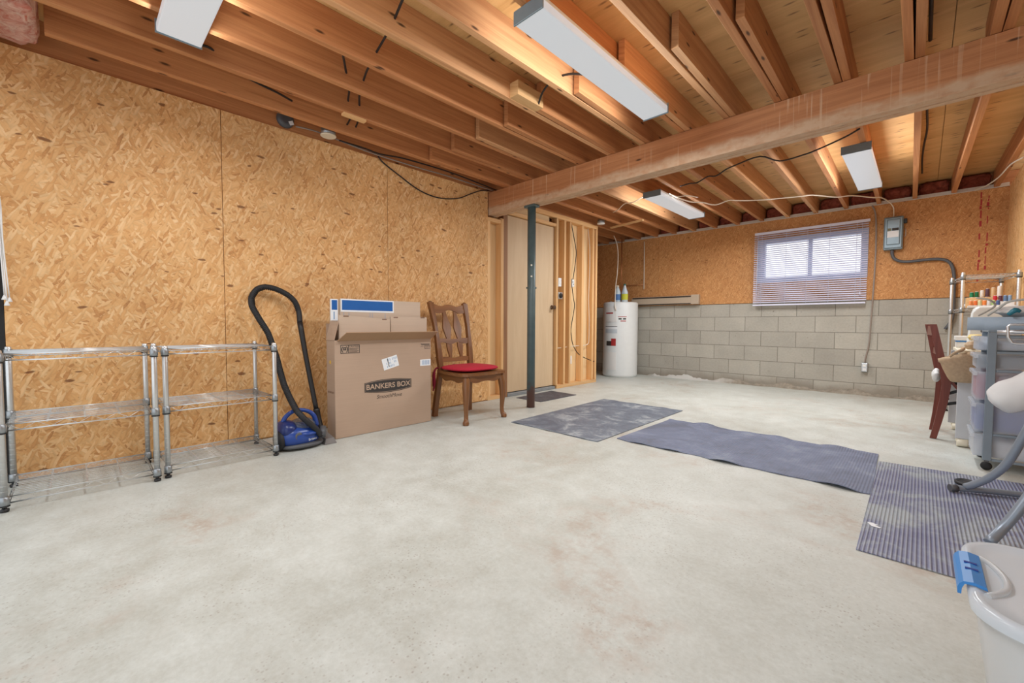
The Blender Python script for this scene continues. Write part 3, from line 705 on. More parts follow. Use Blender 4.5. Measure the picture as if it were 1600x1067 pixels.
wire('cable', [(0.02, 1.64, 2.29), (0.05, 1.70, 2.285), (0.05, 1.802, 2.288), (0.05, 2.0, 2.272), (0.05, 2.22, 2.258), (0.05, 2.46, 2.256), (0.05, 2.72, 2.258), (0.05, 3.01, 2.266), (0.05, 3.34, 2.262), (0.05, 3.62, 2.262)], 0.006, CABLE_G, 'pale grey cable running along the top of the left wall to the beam')
wire('cable', [(0.06, 1.945, 2.272), (0.07, 2.157, 2.268), (0.07, 2.282, 2.262), (0.07, 2.484, 2.286), (0.07, 2.681, 2.295), (0.07, 3.006, 2.30), (0.07, 3.33, 2.287), (0.06, 3.7, 2.27)], 0.006, CABLE_B, 'dark cable beside the pale one along the top of the left wall')
wire('cable', [(0.012, 2.30, 2.262), (0.012, 2.356, 2.219), (0.012, 2.511, 2.15), (0.012, 2.711, 2.071), (0.012, 2.927, 2.048), (0.012, 3.161, 2.092), (0.012, 3.328, 2.173), (0.012, 3.478, 2.242), (0.012, 3.59, 2.262)], 0.0055, CABLE_B, 'thin black cable hanging in a loop over the top of the left wall')
# black cables threaded through the joists
wire('cable', [(0.30, 1.52, 2.33), (0.353, 1.408, 2.325), (0.411, 1.257, 2.315), (0.50, 1.10, 2.31), (0.58, 1.017, 2.32), (0.589, 0.95, 2.31), (0.62, 0.87, 2.30), (0.70, 0.85, 2.27), (0.80, 0.85, 2.262)], 0.0065, CABLE_B, 'black cable leading out of the end of the left ceiling light')
wire('cable', [(0.24, 1.92, 2.315), (0.40, 1.88, 2.32), (0.554, 1.79, 2.33), (0.70, 1.73, 2.335), (0.859, 1.64, 2.33), (1.00, 1.56, 2.325), (1.163, 1.46, 2.33)], 0.0065, CABLE_B, 'black cable threaded through the near joists, closer to the camera of two', group=None)
wire('cable', [(0.24, 1.99, 2.32), (0.40, 1.94, 2.325), (0.554, 1.87, 2.33), (0.70, 1.80, 2.335), (0.859, 1.745, 2.33), (1.00, 1.70, 2.325), (1.163, 1.665, 2.33), (1.30, 1.64, 2.335), (1.468, 1.60, 2.33), (1.62, 1.56, 2.335), (1.72, 1.54, 2.33)], 0.0065, CABLE_B, 'longer black cable threaded through the near joists toward the long light')
wire('cable', [(1.55, 2.60, 2.262), (1.62, 2.56, 2.30), (1.70, 2.545, 2.33), (1.7725, 2.54, 2.33), (1.86, 2.54, 2.31), (1.98, 2.55, 2.262)], 0.0065, CABLE_B, 'short black cable between the wood block and the long ceiling light')
wire('cable', [(1.58, 4.78, 2.242), (1.69, 4.74, 2.236), (1.78, 4.70, 2.215), (1.89, 4.663, 2.238), (1.98, 4.62, 2.212), (2.077, 4.581, 2.236), (2.175, 4.532, 2.238), (2.377, 4.46, 2.236), (2.494, 4.592, 2.205), (2.67, 4.558, 2.2), (2.767, 4.538, 2.21), (2.932, 4.485, 2.235), (3.023, 4.41, 2.243)], 0.006, CABLE_B, 'black cable strung under the far joists just behind the beam')
wire('cable', [(1.39, 5.0, 2.245), (1.47, 5.30, 2.22), (1.54, 5.488, 2.236), (1.638, 5.619, 2.215), (1.777, 5.63, 2.24), (1.853, 5.667, 2.232), (1.95, 5.796, 2.24), (2.127, 5.829, 2.222), (2.215, 5.935, 2.24), (2.409, 5.973, 2.23), (2.50, 6.05, 2.241), (2.678, 6.228, 2.222), (2.80, 6.35, 2.24), (2.968, 6.522, 2.222), (3.018, 6.60, 2.232), (3.07, 6.86, 2.235), (3.11, 6.975, 2.19), (3.118, 6.985, 2.12), (3.118, 6.985, 2.075)], 0.0065, CABLE_W, 'white cable strung under the far joists to the grey switch box')
wire('cable', [(1.40, 4.93, 2.242), (1.47, 4.98, 2.205), (1.55, 5.04, 2.212), (1.578, 5.259, 2.235)], 0.005, CABLE_W, 'short white cable hanging beside the far left ceiling light')
wire('cable', [(0.56, 5.2, 2.244), (0.72, 5.05, 2.22), (0.86, 4.95, 2.242), (1.0, 4.9, 2.222), (1.12, 4.85, 2.238), (1.2, 4.80, 2.225)], 0.0055, CABLE_W, 'white cable crossing the joists above the stud wall to the far left light')
wire('cable', [(3.954, 6.02, 2.247), (3.90, 6.176, 2.243), (3.86, 6.5, 2.225), (3.80, 6.85, 2.235), (3.74, 7.0, 2.25)], 0.006, CABLE_W, 'white cable drooping by the right wall near the window wall corner')
wire('cable', [(3.372, 4.0, 2.36), (3.366, 4.60, 2.35), (3.369, 5.1, 2.36), (3.352, 5.46, 2.345), (3.342, 5.9, 2.36), (3.342, 6.4, 2.36)], 0.007, CABLE_B, 'dark cable stapled along a joist right of the far right ceiling light')
wire('cable', [(3.372, 1.2, 2.30), (3.372, 2.3, 2.30), (3.372, 3.58, 2.31)], 0.008, CABLE_B, 'black cable stapled along a near joist ahead of the beam at upper right')
wire('cable', [(-0.05, 5.16, 2.19), (-0.05, 5.219, 2.02), (-0.05, 5.272, 1.852), (-0.05, 5.262, 1.704), (-0.045, 5.20, 1.46), (-0.03, 5.16, 1.44)], 0.0055, CABLE_B, 'dark cable dropping from the top plate to the open electrical box')
wire('cable', [(-0.03, 5.16, 1.34), (-0.05, 5.22, 1.20), (-0.05, 5.245, 1.073), (-0.05, 5.175, 0.806), (-0.05, 5.176, 0.702), (-0.045, 5.216, 0.553), (-0.03, 5.319, 0.43), (-0.02, 5.478, 0.361), (-0.01, 5.727, 0.291)], 0.0055, CABLE_B, 'dark cable from the open electrical box down across the studs')
wire('cable', [(-0.04, 5.54, 2.19), (-0.04, 5.583, 1.951), (-0.04, 5.592, 1.724), (-0.04, 5.586, 1.493), (-0.04, 5.571, 1.185), (-0.04, 5.592, 0.929), (-0.04, 5.59, 0.65), (-0.04, 5.567, 0.558), (-0.04, 5.434, 0.539), (-0.04, 5.253, 0.541), (-0.04, 5.0, 0.53), (-0.04, 4.84, 0.523)], 0.0055, CABLE_W, 'white cable running down the last stud bay and sideways through the studs')
# window blind cord hanging at the doorway on the left
t = thing('blind_cord', 'bundle of white blind cords with tassels hanging at the left edge', 'cord', (0.03, 0.215, 1.55))
m = M()
for dx, dy, zl in ((0.0, 0.0, 0.975), (0.006, 0.008, 0.945), (0.0, 0.016, 0.965)):
    m.tube([(0.028, 0.17, 1.60), (0.03+dx, 0.20, 1.545), (0.03+dx, 0.215+dy*0.3, 1.45), (0.03-dx, 0.213+dy*0.6, 1.25), (0.03+dx, 0.22+dy, zl)], 0.003, 6, 4)
m.build('cord', WHITEPL, t)
for dx, dy, zl in ((0.0, 0.0, 0.975), (0.006, 0.008, 0.945), (0.0, 0.016, 0.965)):
    mm = M(); mm.lathe([(0.003, 0.0), (0.006, -0.006), (0.011, -0.022), (0.010, -0.024)], (0.03+dx, 0.22+dy, zl), 14); mm.build('tassel', WHITEPL, t)

# ------------------------------------------------------------------ things on the back wall
t = thing('window_blind', 'white slatted mini blind let down over the window', 'blind', (2.31, 6.97, 1.10))
m = M(); m.box(1.712, 2.918, 6.952, 6.988, 2.055, 2.086, 0.003); m.build('headrail', SLAT, t)
n_s = 35
m0 = None
for i in range(n_s):
    z = 2.035-i*0.0262
    if m0 is None:
        mm = M()
        for (ya, za), (yb, zb) in (((-0.0102, -0.0076), (-0.0034, -0.0016)), ((-0.0034, -0.0016), (0.0034, 0.0032)), ((0.0034, 0.0032), (0.0102, 0.0072))):
            mm.hexa([(1.706, 6.97+ya, z+za), (2.905, 6.97+ya, z+za), (2.905, 6.97+yb, z+zb), (1.706, 6.97+yb, z+zb),
                     (1.706, 6.97+ya, z+za+0.0009), (2.905, 6.97+ya, z+za+0.0009), (2.905, 6.97+yb, z+zb+0.0009), (1.706, 6.97+yb, z+zb+0.0009)])
        m0 = mm.build('slat', SLAT, t)
    else:
        c = m0.copy(); COL.objects.link(c); c.parent = t; c.location = (0, 0, -i*0.0262); ABS[c.name] = ABS[t.name]
m = M(); m.box(1.703, 2.90, 6.958, 6.982, 1.098, 1.118, 0.004); m.build('bottom_rail', SLAT, t)
for x in (1.80, 2.08, 2.31, 2.54, 2.80):
    mm = M(); mm.tube([(x, 6.9565, 2.055), (x, 6.9565, 1.12)], 0.0011, 5); mm.tube([(x, 6.9835, 2.055), (x, 6.9835, 1.12)], 0.0011, 5); mm.build('ladder_cord', SLAT, t)
mm = M(); mm.tube([(1.755, 6.945, 2.05), (1.752, 6.945, 1.25)], 0.0035, 6); mm.build('tilt_wand', SLAT, t)
mm = M(); mm.tube([(2.85, 6.945, 2.05), (2.848, 6.945, 1.24)], 0.002, 6); mm.lathe([(0.003, 0), (0.008, -0.03), (0.007, -0.033)], (2.848, 6.945, 1.24), 10); mm.build('pull_cord', SLAT, t)
# switch box
t = thing('electrical_switch_box', 'grey steel electrical disconnect box on the OSB right of the window', 'switch box', (3.122, 7.027, 1.70))
m = M(); m.box(3.04, 3.205, 6.945, 7.0265, 1.70, 2.07, 0.01); m.build('enclosure', SWITCHGREY, t)
m = M(); m.box(3.047, 3.198, 6.932, 6.946, 1.715, 2.058, 0.008); dr = m.build('cover_door', SWITCHGREY, t)
m = M(); m.box(3.066, 3.180, 6.925, 6.934, 1.752, 2.036, 0.008); m.build('raised_panel', SWITCHGREY, dr)
m = M(); m.box(3.072, 3.168, 6.9235, 6.9252, 1.835, 1.905); m.build('paper_label', PAPER, dr)
m = M(); m.box(3.074, 3.106, 6.9232, 6.9252, 1.908, 1.938); m.build('printed_mark', plain('olive_ink', (120, 120, 96), 0.6), dr)
m = M(); m.box(3.112, 3.168, 6.9232, 6.9252, 1.910, 1.938); m.build('printed_mark', INK, dr)
m = M(); m.box(3.206, 3.235, 6.955, 6.99, 1.985, 2.035, 0.004); m.build('switch_lever', BLACK, t)
m = M(); m.tube([(3.214, 6.96, 1.93), (3.226, 6.955, 1.90), (3.226, 6.955, 1.85), (3.214, 6.96, 1.83)], 0.003, 6); m.build('hasp', GALV, t)
wire('conduit', [(3.117, 6.995, 1.70), (3.118, 6.995, 1.655), (3.135, 6.995, 1.605), (3.185, 6.995, 1.568), (3.26, 6.995, 1.555), (3.40, 6.995, 1.562), (3.50, 6.995, 1.558), (3.565, 6.995, 1.53), (3.60, 6.995, 1.47), (3.618, 6.995, 1.36), (3.622, 6.995, 1.15), (3.622, 7.0, 0.95), (3.60, 7.005, 0.86), (3.57, 7.01, 0.80)], 0.017, DKGREY, 'thick grey conduit curving from the switch box to the right and down', 'conduit', 5)
wire('conduit', [(2.925, 7.0, 2.24), (2.952, 7.0, 2.17), (2.966, 7.005, 2.05), (2.973, 7.01, 1.65), (2.962, 7.014, 1.16), (2.952, 7.022, 0.90), (2.942, 7.024, 0.62), (2.915, 7.024, 0.45), (2.911, 7.024, 0.388)], 0.0085, CABLE_G, 'thin grey cable running down the wall from the joists to the low outlet', 'cable', 4)
t = thing('wall_outlet', 'small metal outlet box low on the concrete block wall', 'outlet', (2.911, BACK, 0.337))
m = M(); m.box(2.880, 2.942, 6.992, 7.039, 0.283, 0.39, 0.004); m.build('metal_box', GALV, t)
m = M(); m.box(2.884, 2.938, 6.987, 6.993, 0.288, 0.385, 0.003); m.build('cover_plate', ALU, t)
m = M(); m.box(2.896, 2.926, 6.985, 6.988, 0.345, 0.372, 0.002); m.build('socket_face', WHITEPL, t)
m = M(); m.box(2.896, 2.926, 6.985, 6.988, 0.30, 0.327, 0.002); m.build('socket_face', WHITEPL, t)
t = thing('baseboard_heater', 'long beige electric baseboard heater fixed above the block wall', 'heater', (0.43, 7.0, 1.15))
m = M(); prof = [(7.027, 1.152), (6.975, 1.152), (6.965, 1.165), (6.965, 1.255), (6.985, 1.275), (7.027, 1.29)]
m.prism(prof, lambda y, z, t_: (t_, y, z), -0.12, 0.975); m.build('housing', HEATER, t)
m = M(); m.box(-0.10, 0.86, 6.962, 6.975, 1.262, 1.276); m.build('upper_grille', BLACK, t)
m = M(); m.box(-0.10, 0.86, 6.962, 6.975, 1.154, 1.167); m.build('lower_grille', BLACK, t)
m = M(); m.box(0.862, 0.978, 6.962, 7.027, 1.15, 1.293, 0.003); m.build('end_cap', HEATER, t)
# water heater
TX, TY = -0.149, 6.657
t = thing('water_heater', 'tall white cylindrical water heater beside the end of the stud wall', 'water heater', (TX, TY, 0))
m = M(); m.lathe([(0.262, 0.0), (0.266, 0.012), (0.273, 0.02), (0.274, 0.04), (0.274, 1.165), (0.268, 1.185), (0.25, 1.195), (0.10, 1.197)], (TX, TY, 0.0), 56); m.build('tank_jacket', WHITE, t)
def tank(a0, a1, z0, z1, off, mat, nm, par=t, n=10):
    mm = M(); r0, r1 = 0.2742, 0.2742+off
    for i in range(n):
        A, B = a0+(a1-a0)*i/n, a0+(a1-a0)*(i+1)/n
        P = lambda r, a, z: (TX+r*math.sin(a), TY-r*math.cos(a), z)
        mm.hexa([P(r0, A, z0), P(r1, A, z0), P(r1, B, z0), P(r0, B, z0), P(r0, A, z1), P(r1, A, z1), P(r1, B, z1), P(r0, B, z1)])
    return mm.build(nm, mat, par)
# the camera sees the tank from about 30 degrees to its right
tank(R(-28), R(18), 0.88, 1.12, 0.006, WHITEPL, 'access_panel')
tank(R(-28), R(18), 0.12, 0.40, 0.006, WHITEPL, 'access_panel')
tank(R(-22), R(6), 1.008, 1.028, 0.0075, INKRED, 'red_print')
tank(R(22), R(50), 0.955, 0.965, 0.001, INKRED, 'label_line')
tank(R(24), R(34), 0.915, 0.938, 0.001, INK, 'label_line')
tank(R(38), R(48), 0.915, 0.938, 0.001, INK, 'label_line')
tank(R(30), R(48), 0.885, 0.90, 0.001, INKRED, 'label_line')
tank(R(-26), R(20), 0.77, 0.80, 0.0012, PAPER, 'white_label')
tank(R(-26), R(20), 0.802, 0.812, 0.0012, INK, 'label_line')
tank(R(-26), R(20), 0.70, 0.762, 0.0012, plain('grey_blue_label', (196, 206, 214), 0.5), 'white_label')
tank(R(-20), R(6), 0.50, 0.575, 0.0014, INK, 'energy_badge')
tank(R(0), R(16), 0.50, 0.615, 0.0018, INKRED, 'energy_badge')
m = M(); m.cyl((TX-0.12, TY-0.1, 1.195), (TX-0.12, TY-0.1, 1.215), 0.02, 12); m.build('pipe_nipple', GALV, t)
def jug(label, x, y, col, lab, cap, h):
    q = thing('bottle', label, 'bottle', (x, y, 1.1975))
    mm = M(); mm.lathe([(0.046, 0), (0.052, 0.008), (0.053, 0.13), (0.050, 0.16), (0.033, 0.205), (0.019, h-0.035), (0.017, h-0.03), (0.017, h-0.02)], (x, y, 1.1975), 24, 'z', 1.0, 0.75)
    mm.build('bottle_body', col, q)
    mm = M(); mm.lathe([(0.0535, 0.035), (0.0542, 0.04), (0.0542, 0.125), (0.0535, 0.13)], (x, y, 1.1975), 24, 'z', 1.0, 0.752); mm.build('bottle_label', lab, q)
    mm = M(); mm.lathe([(0.02, h-0.024), (0.021, h-0.02), (0.019, h)], (x, y, 1.1975), 16); mm.build('cap', cap, q)
    return q
jug('white bottle with a blue label on the water heater, the left one', -0.172, 6.60, plain('white_jug', (206, 222, 230), 0.4), plain('blue_label', (86, 128, 184), 0.5), CREAM, 0.272)
jug('white bottle with a yellow label and green cap on the water heater', -0.045, 6.60, plain('pale_jug', (202, 214, 224), 0.4), plain('yellow_label', (206, 208, 70), 0.5), plain('green_cap', (66, 110, 96), 0.5), 0.29)
wire('cable', [(-0.168, 6.45, 2.246), (-0.128, 6.45, 2.162), (-0.094, 6.45, 2.023), (-0.087, 6.45, 1.841), (-0.10, 6.45, 1.616), (-0.11, 6.43, 1.447), (-0.10, 6.40, 1.20), (-0.085, 6.37, 1.12), (-0.065, 6.372, 1.06)], 0.007, CABLE_W, 'cream cable hanging from the joists down to the water heater front')
wire('pipe', [(-0.20, 6.76, 2.24), (-0.20, 6.76, 1.7), (-0.20, 6.76, 1.2)], 0.008, COPPER, 'thin copper pipe rising from behind the bottles on the water heater', 'pipe', 1)
wire('pipe', [(0.075, 6.995, 2.20), (0.08, 6.995, 1.98), (0.082, 6.995, 1.60), (0.082, 6.995, 1.42)], 0.008, CABLE_W, 'short white pipe fixed upright on the back wall left of the window', 'pipe', 1)
wire('pipe', [(-0.30, 7.0, 1.50), (0.082, 7.0, 1.495)], 0.005, COPPER, 'thin horizontal copper pipe on the back wall behind the bottles', 'pipe', 1)

# ------------------------------------------------------------------ wire shelving by the left wall
def wire_shelf(mm, x0, x1, y0, y1, z, along='y', dens=13):
    r1, r2 = 0.0032, 0.00125
    for dz in (0.0, -0.028):
        mm.tube([(x0, y0, z+dz), (x1, y0, z+dz), (x1, y1, z+dz), (x0, y1, z+dz)], r1, 6, 0, False, True)
    for (a, b) in (((x1, y0), (x1, y1)), ((x0, y0), (x0, y1)), ((x0, y0), (x1, y0)), ((x0, y1), (x1, y1))):
        L = math.hypot(b[0]-a[0], b[1]-a[1]); n = max(4, int(L/0.042)); pts = []
        for i in range(n+1):
            f = i/n; pts.append((a[0]+(b[0]-a[0])*f, a[1]+(b[1]-a[1])*f, z if i % 2 == 0 else z-0.028))
        mm.tube(pts, r2, 5)
    for i in range(1, dens):
        x = x0+(x1-x0)*i/dens; mm.tube([(x, y0, z+0.002), (x, y1, z+0.002)], r2, 5)
    for i in (0.25, 0.5, 0.75):
        y = y0+(y1-y0)*i; mm.box(x0, x1, y-0.0035, y+0.0035, z-0.006, z)
    return mm
def shelving(label, fx, w, d, h, levels, loc, rz=0.0, collar=True, name='wire_shelf_unit'):
    """local coordinates: x depth (0..d), y width (0..w)"""
    t = thing(name, label, 'shelving', loc, rz)
    ps_ = [(0, 0), (d, 0), (d, w), (0, w)]
    for x, y in ps_:
        mm = M(); mm.tube([(x, y, 0.022), (x, y, h-0.004), (x, y, h)], [0.0125, 0.0125, 0.010], 14)
        for k in range(int((h-0.05)/0.0254)): mm.tube([(x, y, 0.04+k*0.0254), (x, y, 0.0425+k*0.0254)], 0.0128, 12, 0, False)
        p = mm.build('post', CHROME, t, world=False); ABS[p.name] = ABS[t.name]
        mm = M(); mm.lathe([(0.014, 0.0), (0.015, 0.004), (0.015, 0.012), (0.008, 0.014), (0.008, 0.024)], (x, y, 0.001), 14); mm.build('foot', BLACK, p, world=False)
    for z in levels:
        mm = wire_shelf(M(), 0.014, d-0.014, 0.014, w-0.014, z); s_ = mm.build('shelf', CHROME, t, world=False)
        for x, y in ps_:
            mm = M(); mm.lathe([(0.0135, z-0.034), (0.0175, z-0.030), (0.0165, z+0.004), (0.0135, z+0.006)], (x, y, 0), 14); mm.build('collar', GALV, s_, world=False)
            mm = M(); mm.lathe([(0.0137, z-0.039), (0.0180, z-0.038), (0.0180, z-0.034), (0.0137, z-0.034)], (x, y, 0), 14); mm.build('collar_clip', BLACK, s_, world=False)
    return t
shelving('low chrome wire shelf unit against the left wall, nearest the camera', 0, 0.52, 0.415, 0.715, (0.062, 0.385, 0.697), (0.092, 0.228, 0), 0.0)
shelving('low chrome wire shelf unit between its twin and the blue vacuum', 0, 0.535, 0.385, 0.715, (0.062, 0.385, 0.697), (0.10, 0.787, 0), R(1.2))

# ------------------------------------------------------------------ vacuum cleaner
t = thing('vacuum_cleaner', 'blue canister vacuum cleaner with a tall black hose by the left wall', 'vacuum', (0.40, 1.49, 0))
VX, VY = 0.37, 1.49
def hull(p):
    z = p.z; return Vector((math.copysign(abs(p.x)**0.8, p.x), math.copysign(abs(p.y)**0.8, p.y), math.copysign(abs(z)**0.75, z) if z < 0 else z**0.9))
m = M(); m.ell((VX, VY+0.005, 0.088), (0.115, 0.138, 0.075), 32, 18, hull); bd = m.build('body', BLUEPL, t)
m = M(); m.ell((VX, VY+0.02, 0.028), (0.122, 0.145, 0.024), 32, 10, hull); m.build('bumper', DKGREY, t)
m = M(); m.ell((VX+0.015, VY+0.03, 0.145), (0.075, 0.085, 0.055), 24, 14); m.build('dust_canister', SMOKE, t)
m = M(); m.ell((VX+0.0, VY-0.065, 0.13), (0.095, 0.06, 0.062), 24, 14, hull); m.build('motor_cover', BLUEDK, t)
m = M(); m.tube([(VX-0.005, VY-0.085, 0.14), (VX, VY-0.075, 0.205), (VX+0.005, VY-0.02, 0.248), (VX+0.01, VY+0.05, 0.245), (VX+0.015, VY+0.105, 0.205), (VX+0.015, VY+0.125, 0.13)], [0.018, 0.015, 0.013, 0.013, 0.015, 0.018], 12, 5); m.build('handle', BLUEPL, t)
m = M(); m.ell((VX+0.06, VY+0.045, 0.105), (0.068, 0.075, 0.022), 24, 10); m.build('latch_ring', BLUEPL, t)
for sx in (1,):
    m = M(); m.lathe([(0.01, -0.028), (0.052, -0.026), (0.067, -0.012), (0.068, 0.008), (0.056, 0.018), (0.01, 0.02)], (VX+0.02, VY-0.112, 0.071), 30, 'y'); m.build('wheel', BLACKRUB, t)
m = M(); m.lathe([(0.010, 0.0), (0.030, 0.002), (0.030, 0.010), (0.022, 0.014)], (VX+0.098, VY-0.02, 0.092), 20, 'x'); m.build('exhaust_vent', DKGREY, t)
m = M(); m.lathe([(0.01, -0.02), (0.05, -0.018), (0.06, 0), (0.05, 0.015), (0.01, 0.016)], (VX-0.10, VY-0.03, 0.061), 26, 'x'); m.build('wheel', BLACKRUB, t)
m = M(); m.tube([(0.475, 1.61, 0.075), (0.478, 1.574, 0.128), (0.475, 1.505, 0.204), (0.44, 1.466, 0.265), (0.38, 1.443, 0.35), (0.33, 1.427, 0.431), (0.28, 1.422, 0.512), (0.23, 1.416, 0.607), (0.17, 1.386, 0.766), (0.13, 1.344, 0.864), (0.10, 1.31, 0.95), (0.08, 1.311, 1.012), (0.07, 1.347, 1.07), (0.07, 1.398, 1.092), (0.075, 1.46, 1.083), (0.09, 1.531, 1.048), (0.10, 1.582, 0.998), (0.11, 1.606, 0.926), (0.13, 1.606, 0.841)], 0.0185, 14, 5)
hs = m.build('hose', BLACKRUB, t)
pts = [(0.475, 1.505, 0.204), (0.44, 1.466, 0.265), (0.38, 1.443, 0.35), (0.33, 1.427, 0.431), (0.28, 1.422, 0.512), (0.23, 1.416, 0.607), (0.17, 1.386, 0.766), (0.13, 1.344, 0.864), (0.10, 1.31, 0.95), (0.08, 1.311, 1.012), (0.07, 1.347, 1.07), (0.07, 1.398, 1.092), (0.075, 1.46, 1.083), (0.09, 1.531, 1.048), (0.10, 1.582, 0.998), (0.11, 1.606, 0.926)]
m = M()
for a, b in zip(pts, pts[1:]):
    A, B = Vector(a), Vector(b); n = max(1, int((B-A).length/0.0105)); d = (B-A).normalized()
    for i in range(n):
        c = A.lerp(B, i/n); m.tube([c-d*0.0022, c+d*0.0022], 0.0205, 12, 0, True)
m.build('hose_ridges', BLACKRUB, hs)
m = M(); m.tube([(0.13, 1.606, 0.845), (0.17, 1.626, 0.618), (0.22, 1.648, 0.384), (0.262, 1.662, 0.217)], [0.0195, 0.017, 0.0165, 0.0165], 14, 4); m.build('wand', BLACK, t)
m = M(); m.tube([(0.262, 1.662, 0.222), (0.275, 1.668, 0.16), (0.31, 1.675, 0.075), (0.34, 1.675, 0.045)], [0.022, 0.021, 0.02, 0.022], 14, 4); m.build('wand_elbow', BLACK, t)
m = M(); m.tube([(0.44, 1.64, 0.125), (0.478, 1.615, 0.07)], [0.02, 0.024], 14); m.build('hose_connector', DKGREY, t)
m = M(); m.hexa([(0.30, 1.635, 0.002), (0.462, 1.640, 0.002), (0.462, 1.722, 0.002), (0.30, 1.722, 0.002), (0.32, 1.650, 0.060), (0.445, 1.655, 0.038), (0.445, 1.710, 0.038), (0.32, 1.708, 0.060)]); m.build('floor_nozzle', plain('warm_grey_plastic', (116, 112, 110), 0.45), t)
m = M(); m.text('bravo', 0.026, lambda u, v, d: (0.487+d, 1.555+u, 0.066+v), 0.001); 
for v in m.bm.verts: v.co.x = VX+0.117+0.001-0.5*max(0, (v.co.y-1.50))**2*6
m.build('white_lettering', PAPER, t)

# ------------------------------------------------------------------ moving carton
t = thing('cardboard_carton', 'large upright cardboard carton with open flaps against the left wall', 'box', (0.31, 2.17, 0))
X0, X1, Y0, Y1, ZT = 0.235, 0.375, 1.752, 2.578, 0.715
th = 0.005
m = M(); m.box(X1-th, X1, Y0, Y1, 0.002, ZT, 0.0015, 1); m.box(X0, X0+th, Y0, Y1, 0.002, ZT, 0.0015, 1)
m.box(X0+th, X1-th, Y0, Y0+th, 0.002, ZT); m.box(X0+th, X1-th, Y1-th, Y1, 0.002, ZT); m.box(X0+th, X1-th, Y0+th, Y1-th, 0.002, 0.009)
m.build('box_walls', CARD, t)
def quad(P, mat, nm, par, thk=0.004):
    a, b, c = (Vector(p) for p in P[:3]); n = (b-a).cross(c-a).normalized()*thk
    mm = M(); mm.hexa([Vector(p) for p in P]+[Vector(p)+n for p in P]); return mm.build(nm, mat, par)
quad([(X1, Y0+0.02, ZT-0.002), (X1, Y1, ZT-0.002), (X1+0.10, Y1+0.005, ZT+0.060), (X1+0.10, Y0+0.045, ZT+0.060)], CARD_D, 'front_flap', t)
quad([(X0, Y0, ZT), (X1, Y0, ZT), (X1-0.005, Y0+0.035, ZT+0.135), (X0+0.03, Y0+0.02, ZT+0.135)], CARD, 'side_flap', t)
quad([(X0-0.004, Y0, ZT), (X0-0.004, Y1, ZT), (X0-0.05, Y1-0.02, ZT+0.12), (X0-0.05, Y0+0.02, ZT+0.12)], CARD, 'back_flap', t)
fr = lambda u, v, d: (X1+d, u, v)
def flat(mm, y0, y1, z0, z1, d0=0.0002, d1=0.0009): mm.box(X1+d0, X1+d1, y0, y1, z0, z1); return mm
# logo badge
top = [(1.975, 0.385), (2.02, 0.392), (2.08, 0.399), (2.14, 0.4025), (2.20, 0.4025), (2.27, 0.399), (2.33, 0.393), (2.383, 0.386)]
bot = [(2.383, 0.316), (2.33, 0.308), (2.27, 0.301), (2.20, 0.298), (2.14, 0.298), (2.08, 0.302), (2.02, 0.308), (1.975, 0.315)]
m = M(); m.prism(top+bot, fr, 0.0003, 0.0010); lg = m.build('printed_badge', INK, t)
m = M()
cx_, cz_ = 2.179, 0.350
rim = [(cx_+(y-cx_)*0.965, cz_+(z-cz_)*0.88) for y, z in top+bot]
m.tube([(X1+0.0012, y, z) for y, z in rim], 0.0013, 5, 0, False, True); m.build('badge_outline', CARD, lg)
m = M(); m.text('BANKERS BOX', 0.056, lambda u, v, d: (X1+d, 2.179+u, 0.350+v), 0.0014, sx=1.04, bold=0.0012); m.build('badge_lettering', CARD, lg)
m = M(); m.text('SmoothMove', 0.043, lambda u, v, d: (X1+d, 2.183+u, 0.268+v), 0.0008, sx=0.95, shear=0.25); m.build('printed_lettering', INK, t)
# caution panel
m = M()
for a in ((1.795, 1.94, 0.677, 0.681), (1.795, 1.94, 0.618, 0.622), (1.795, 1.799, 0.622, 0.677), (1.936, 1.94, 0.622, 0.677), (1.853, 1.857, 0.622, 0.677)): flat(m, *a)
m.build('printed_frame', INK, t)
m = M(); m.text('(¤)', 0.044, lambda u, v, d: (X1+d, 1.826+u, 0.651+v), 0.0008, bold=0.0015); m.build('printed_icon', INK, t)
m = M(); m.text('CAUTION', 0.017, lambda u, v, d: (X1+d, 1.861+u, 0.668+v), 0.0008, 'LEFT')
for i, z in enumerate((0.654, 0.645, 0.636, 0.627)): flat(m, 1.861, 1.93-0.008*(i % 2), z-0.0016, z+0.0016)
m.build('printed_text', INK, t)
m = M()
for a in ((2.515, 2.572, 0.652, 0.655), (2.515, 2.572, 0.627, 0.630), (2.515, 2.518, 0.63, 0.652)): flat(m, *a)
for z, y in ((0.668, 2.476), (0.660, 2.482)): flat(m, y, 2.565, z-0.002, z+0.002)
flat(m, 2.476, 2.505, 0.646, 0.648); m.text('SIZE M', 0.016, lambda u, v, d: (X1+d, 2.545+u, 0.641+v), 0.0008)
m.build('printed_text', INK, t)
# shipping sticker and barcode
st = Matrix.Rotation(R(14), 2)
def rot(u, v): w_ = st @ Vector((u, v)); return 2.194+w_.x, 0.530+w_.y
m = M(); m.prism([rot(*p) for p in ((-0.068, -0.045), (0.068, -0.045), (0.068, 0.045), (-0.068, 0.045))], fr, 0.0003, 0.0010); sk = m.build('shipping_sticker', PAPER, t)
m = M()
rr = random.Random(5)
for i in range(11):
    u = -0.058+i*0.0115
    for j in range(3):
        if rr.random() < 0.6:
            v = -0.036+j*0.026; m.prism([rot(*p) for p in ((u, v), (u+0.004, v), (u+0.004, v+0.018), (u, v+0.018))], fr, 0.0011, 0.0014)
m.build('sticker_print', PAPERBLUE, sk)
m = M(); m.prism([rot(*p) for p in ((-0.022, -0.03), (-0.016, -0.03), (-0.016, 0.04), (-0.022, 0.04))], fr, 0.0011, 0.0015); m.build('sticker_bar', INK, sk)
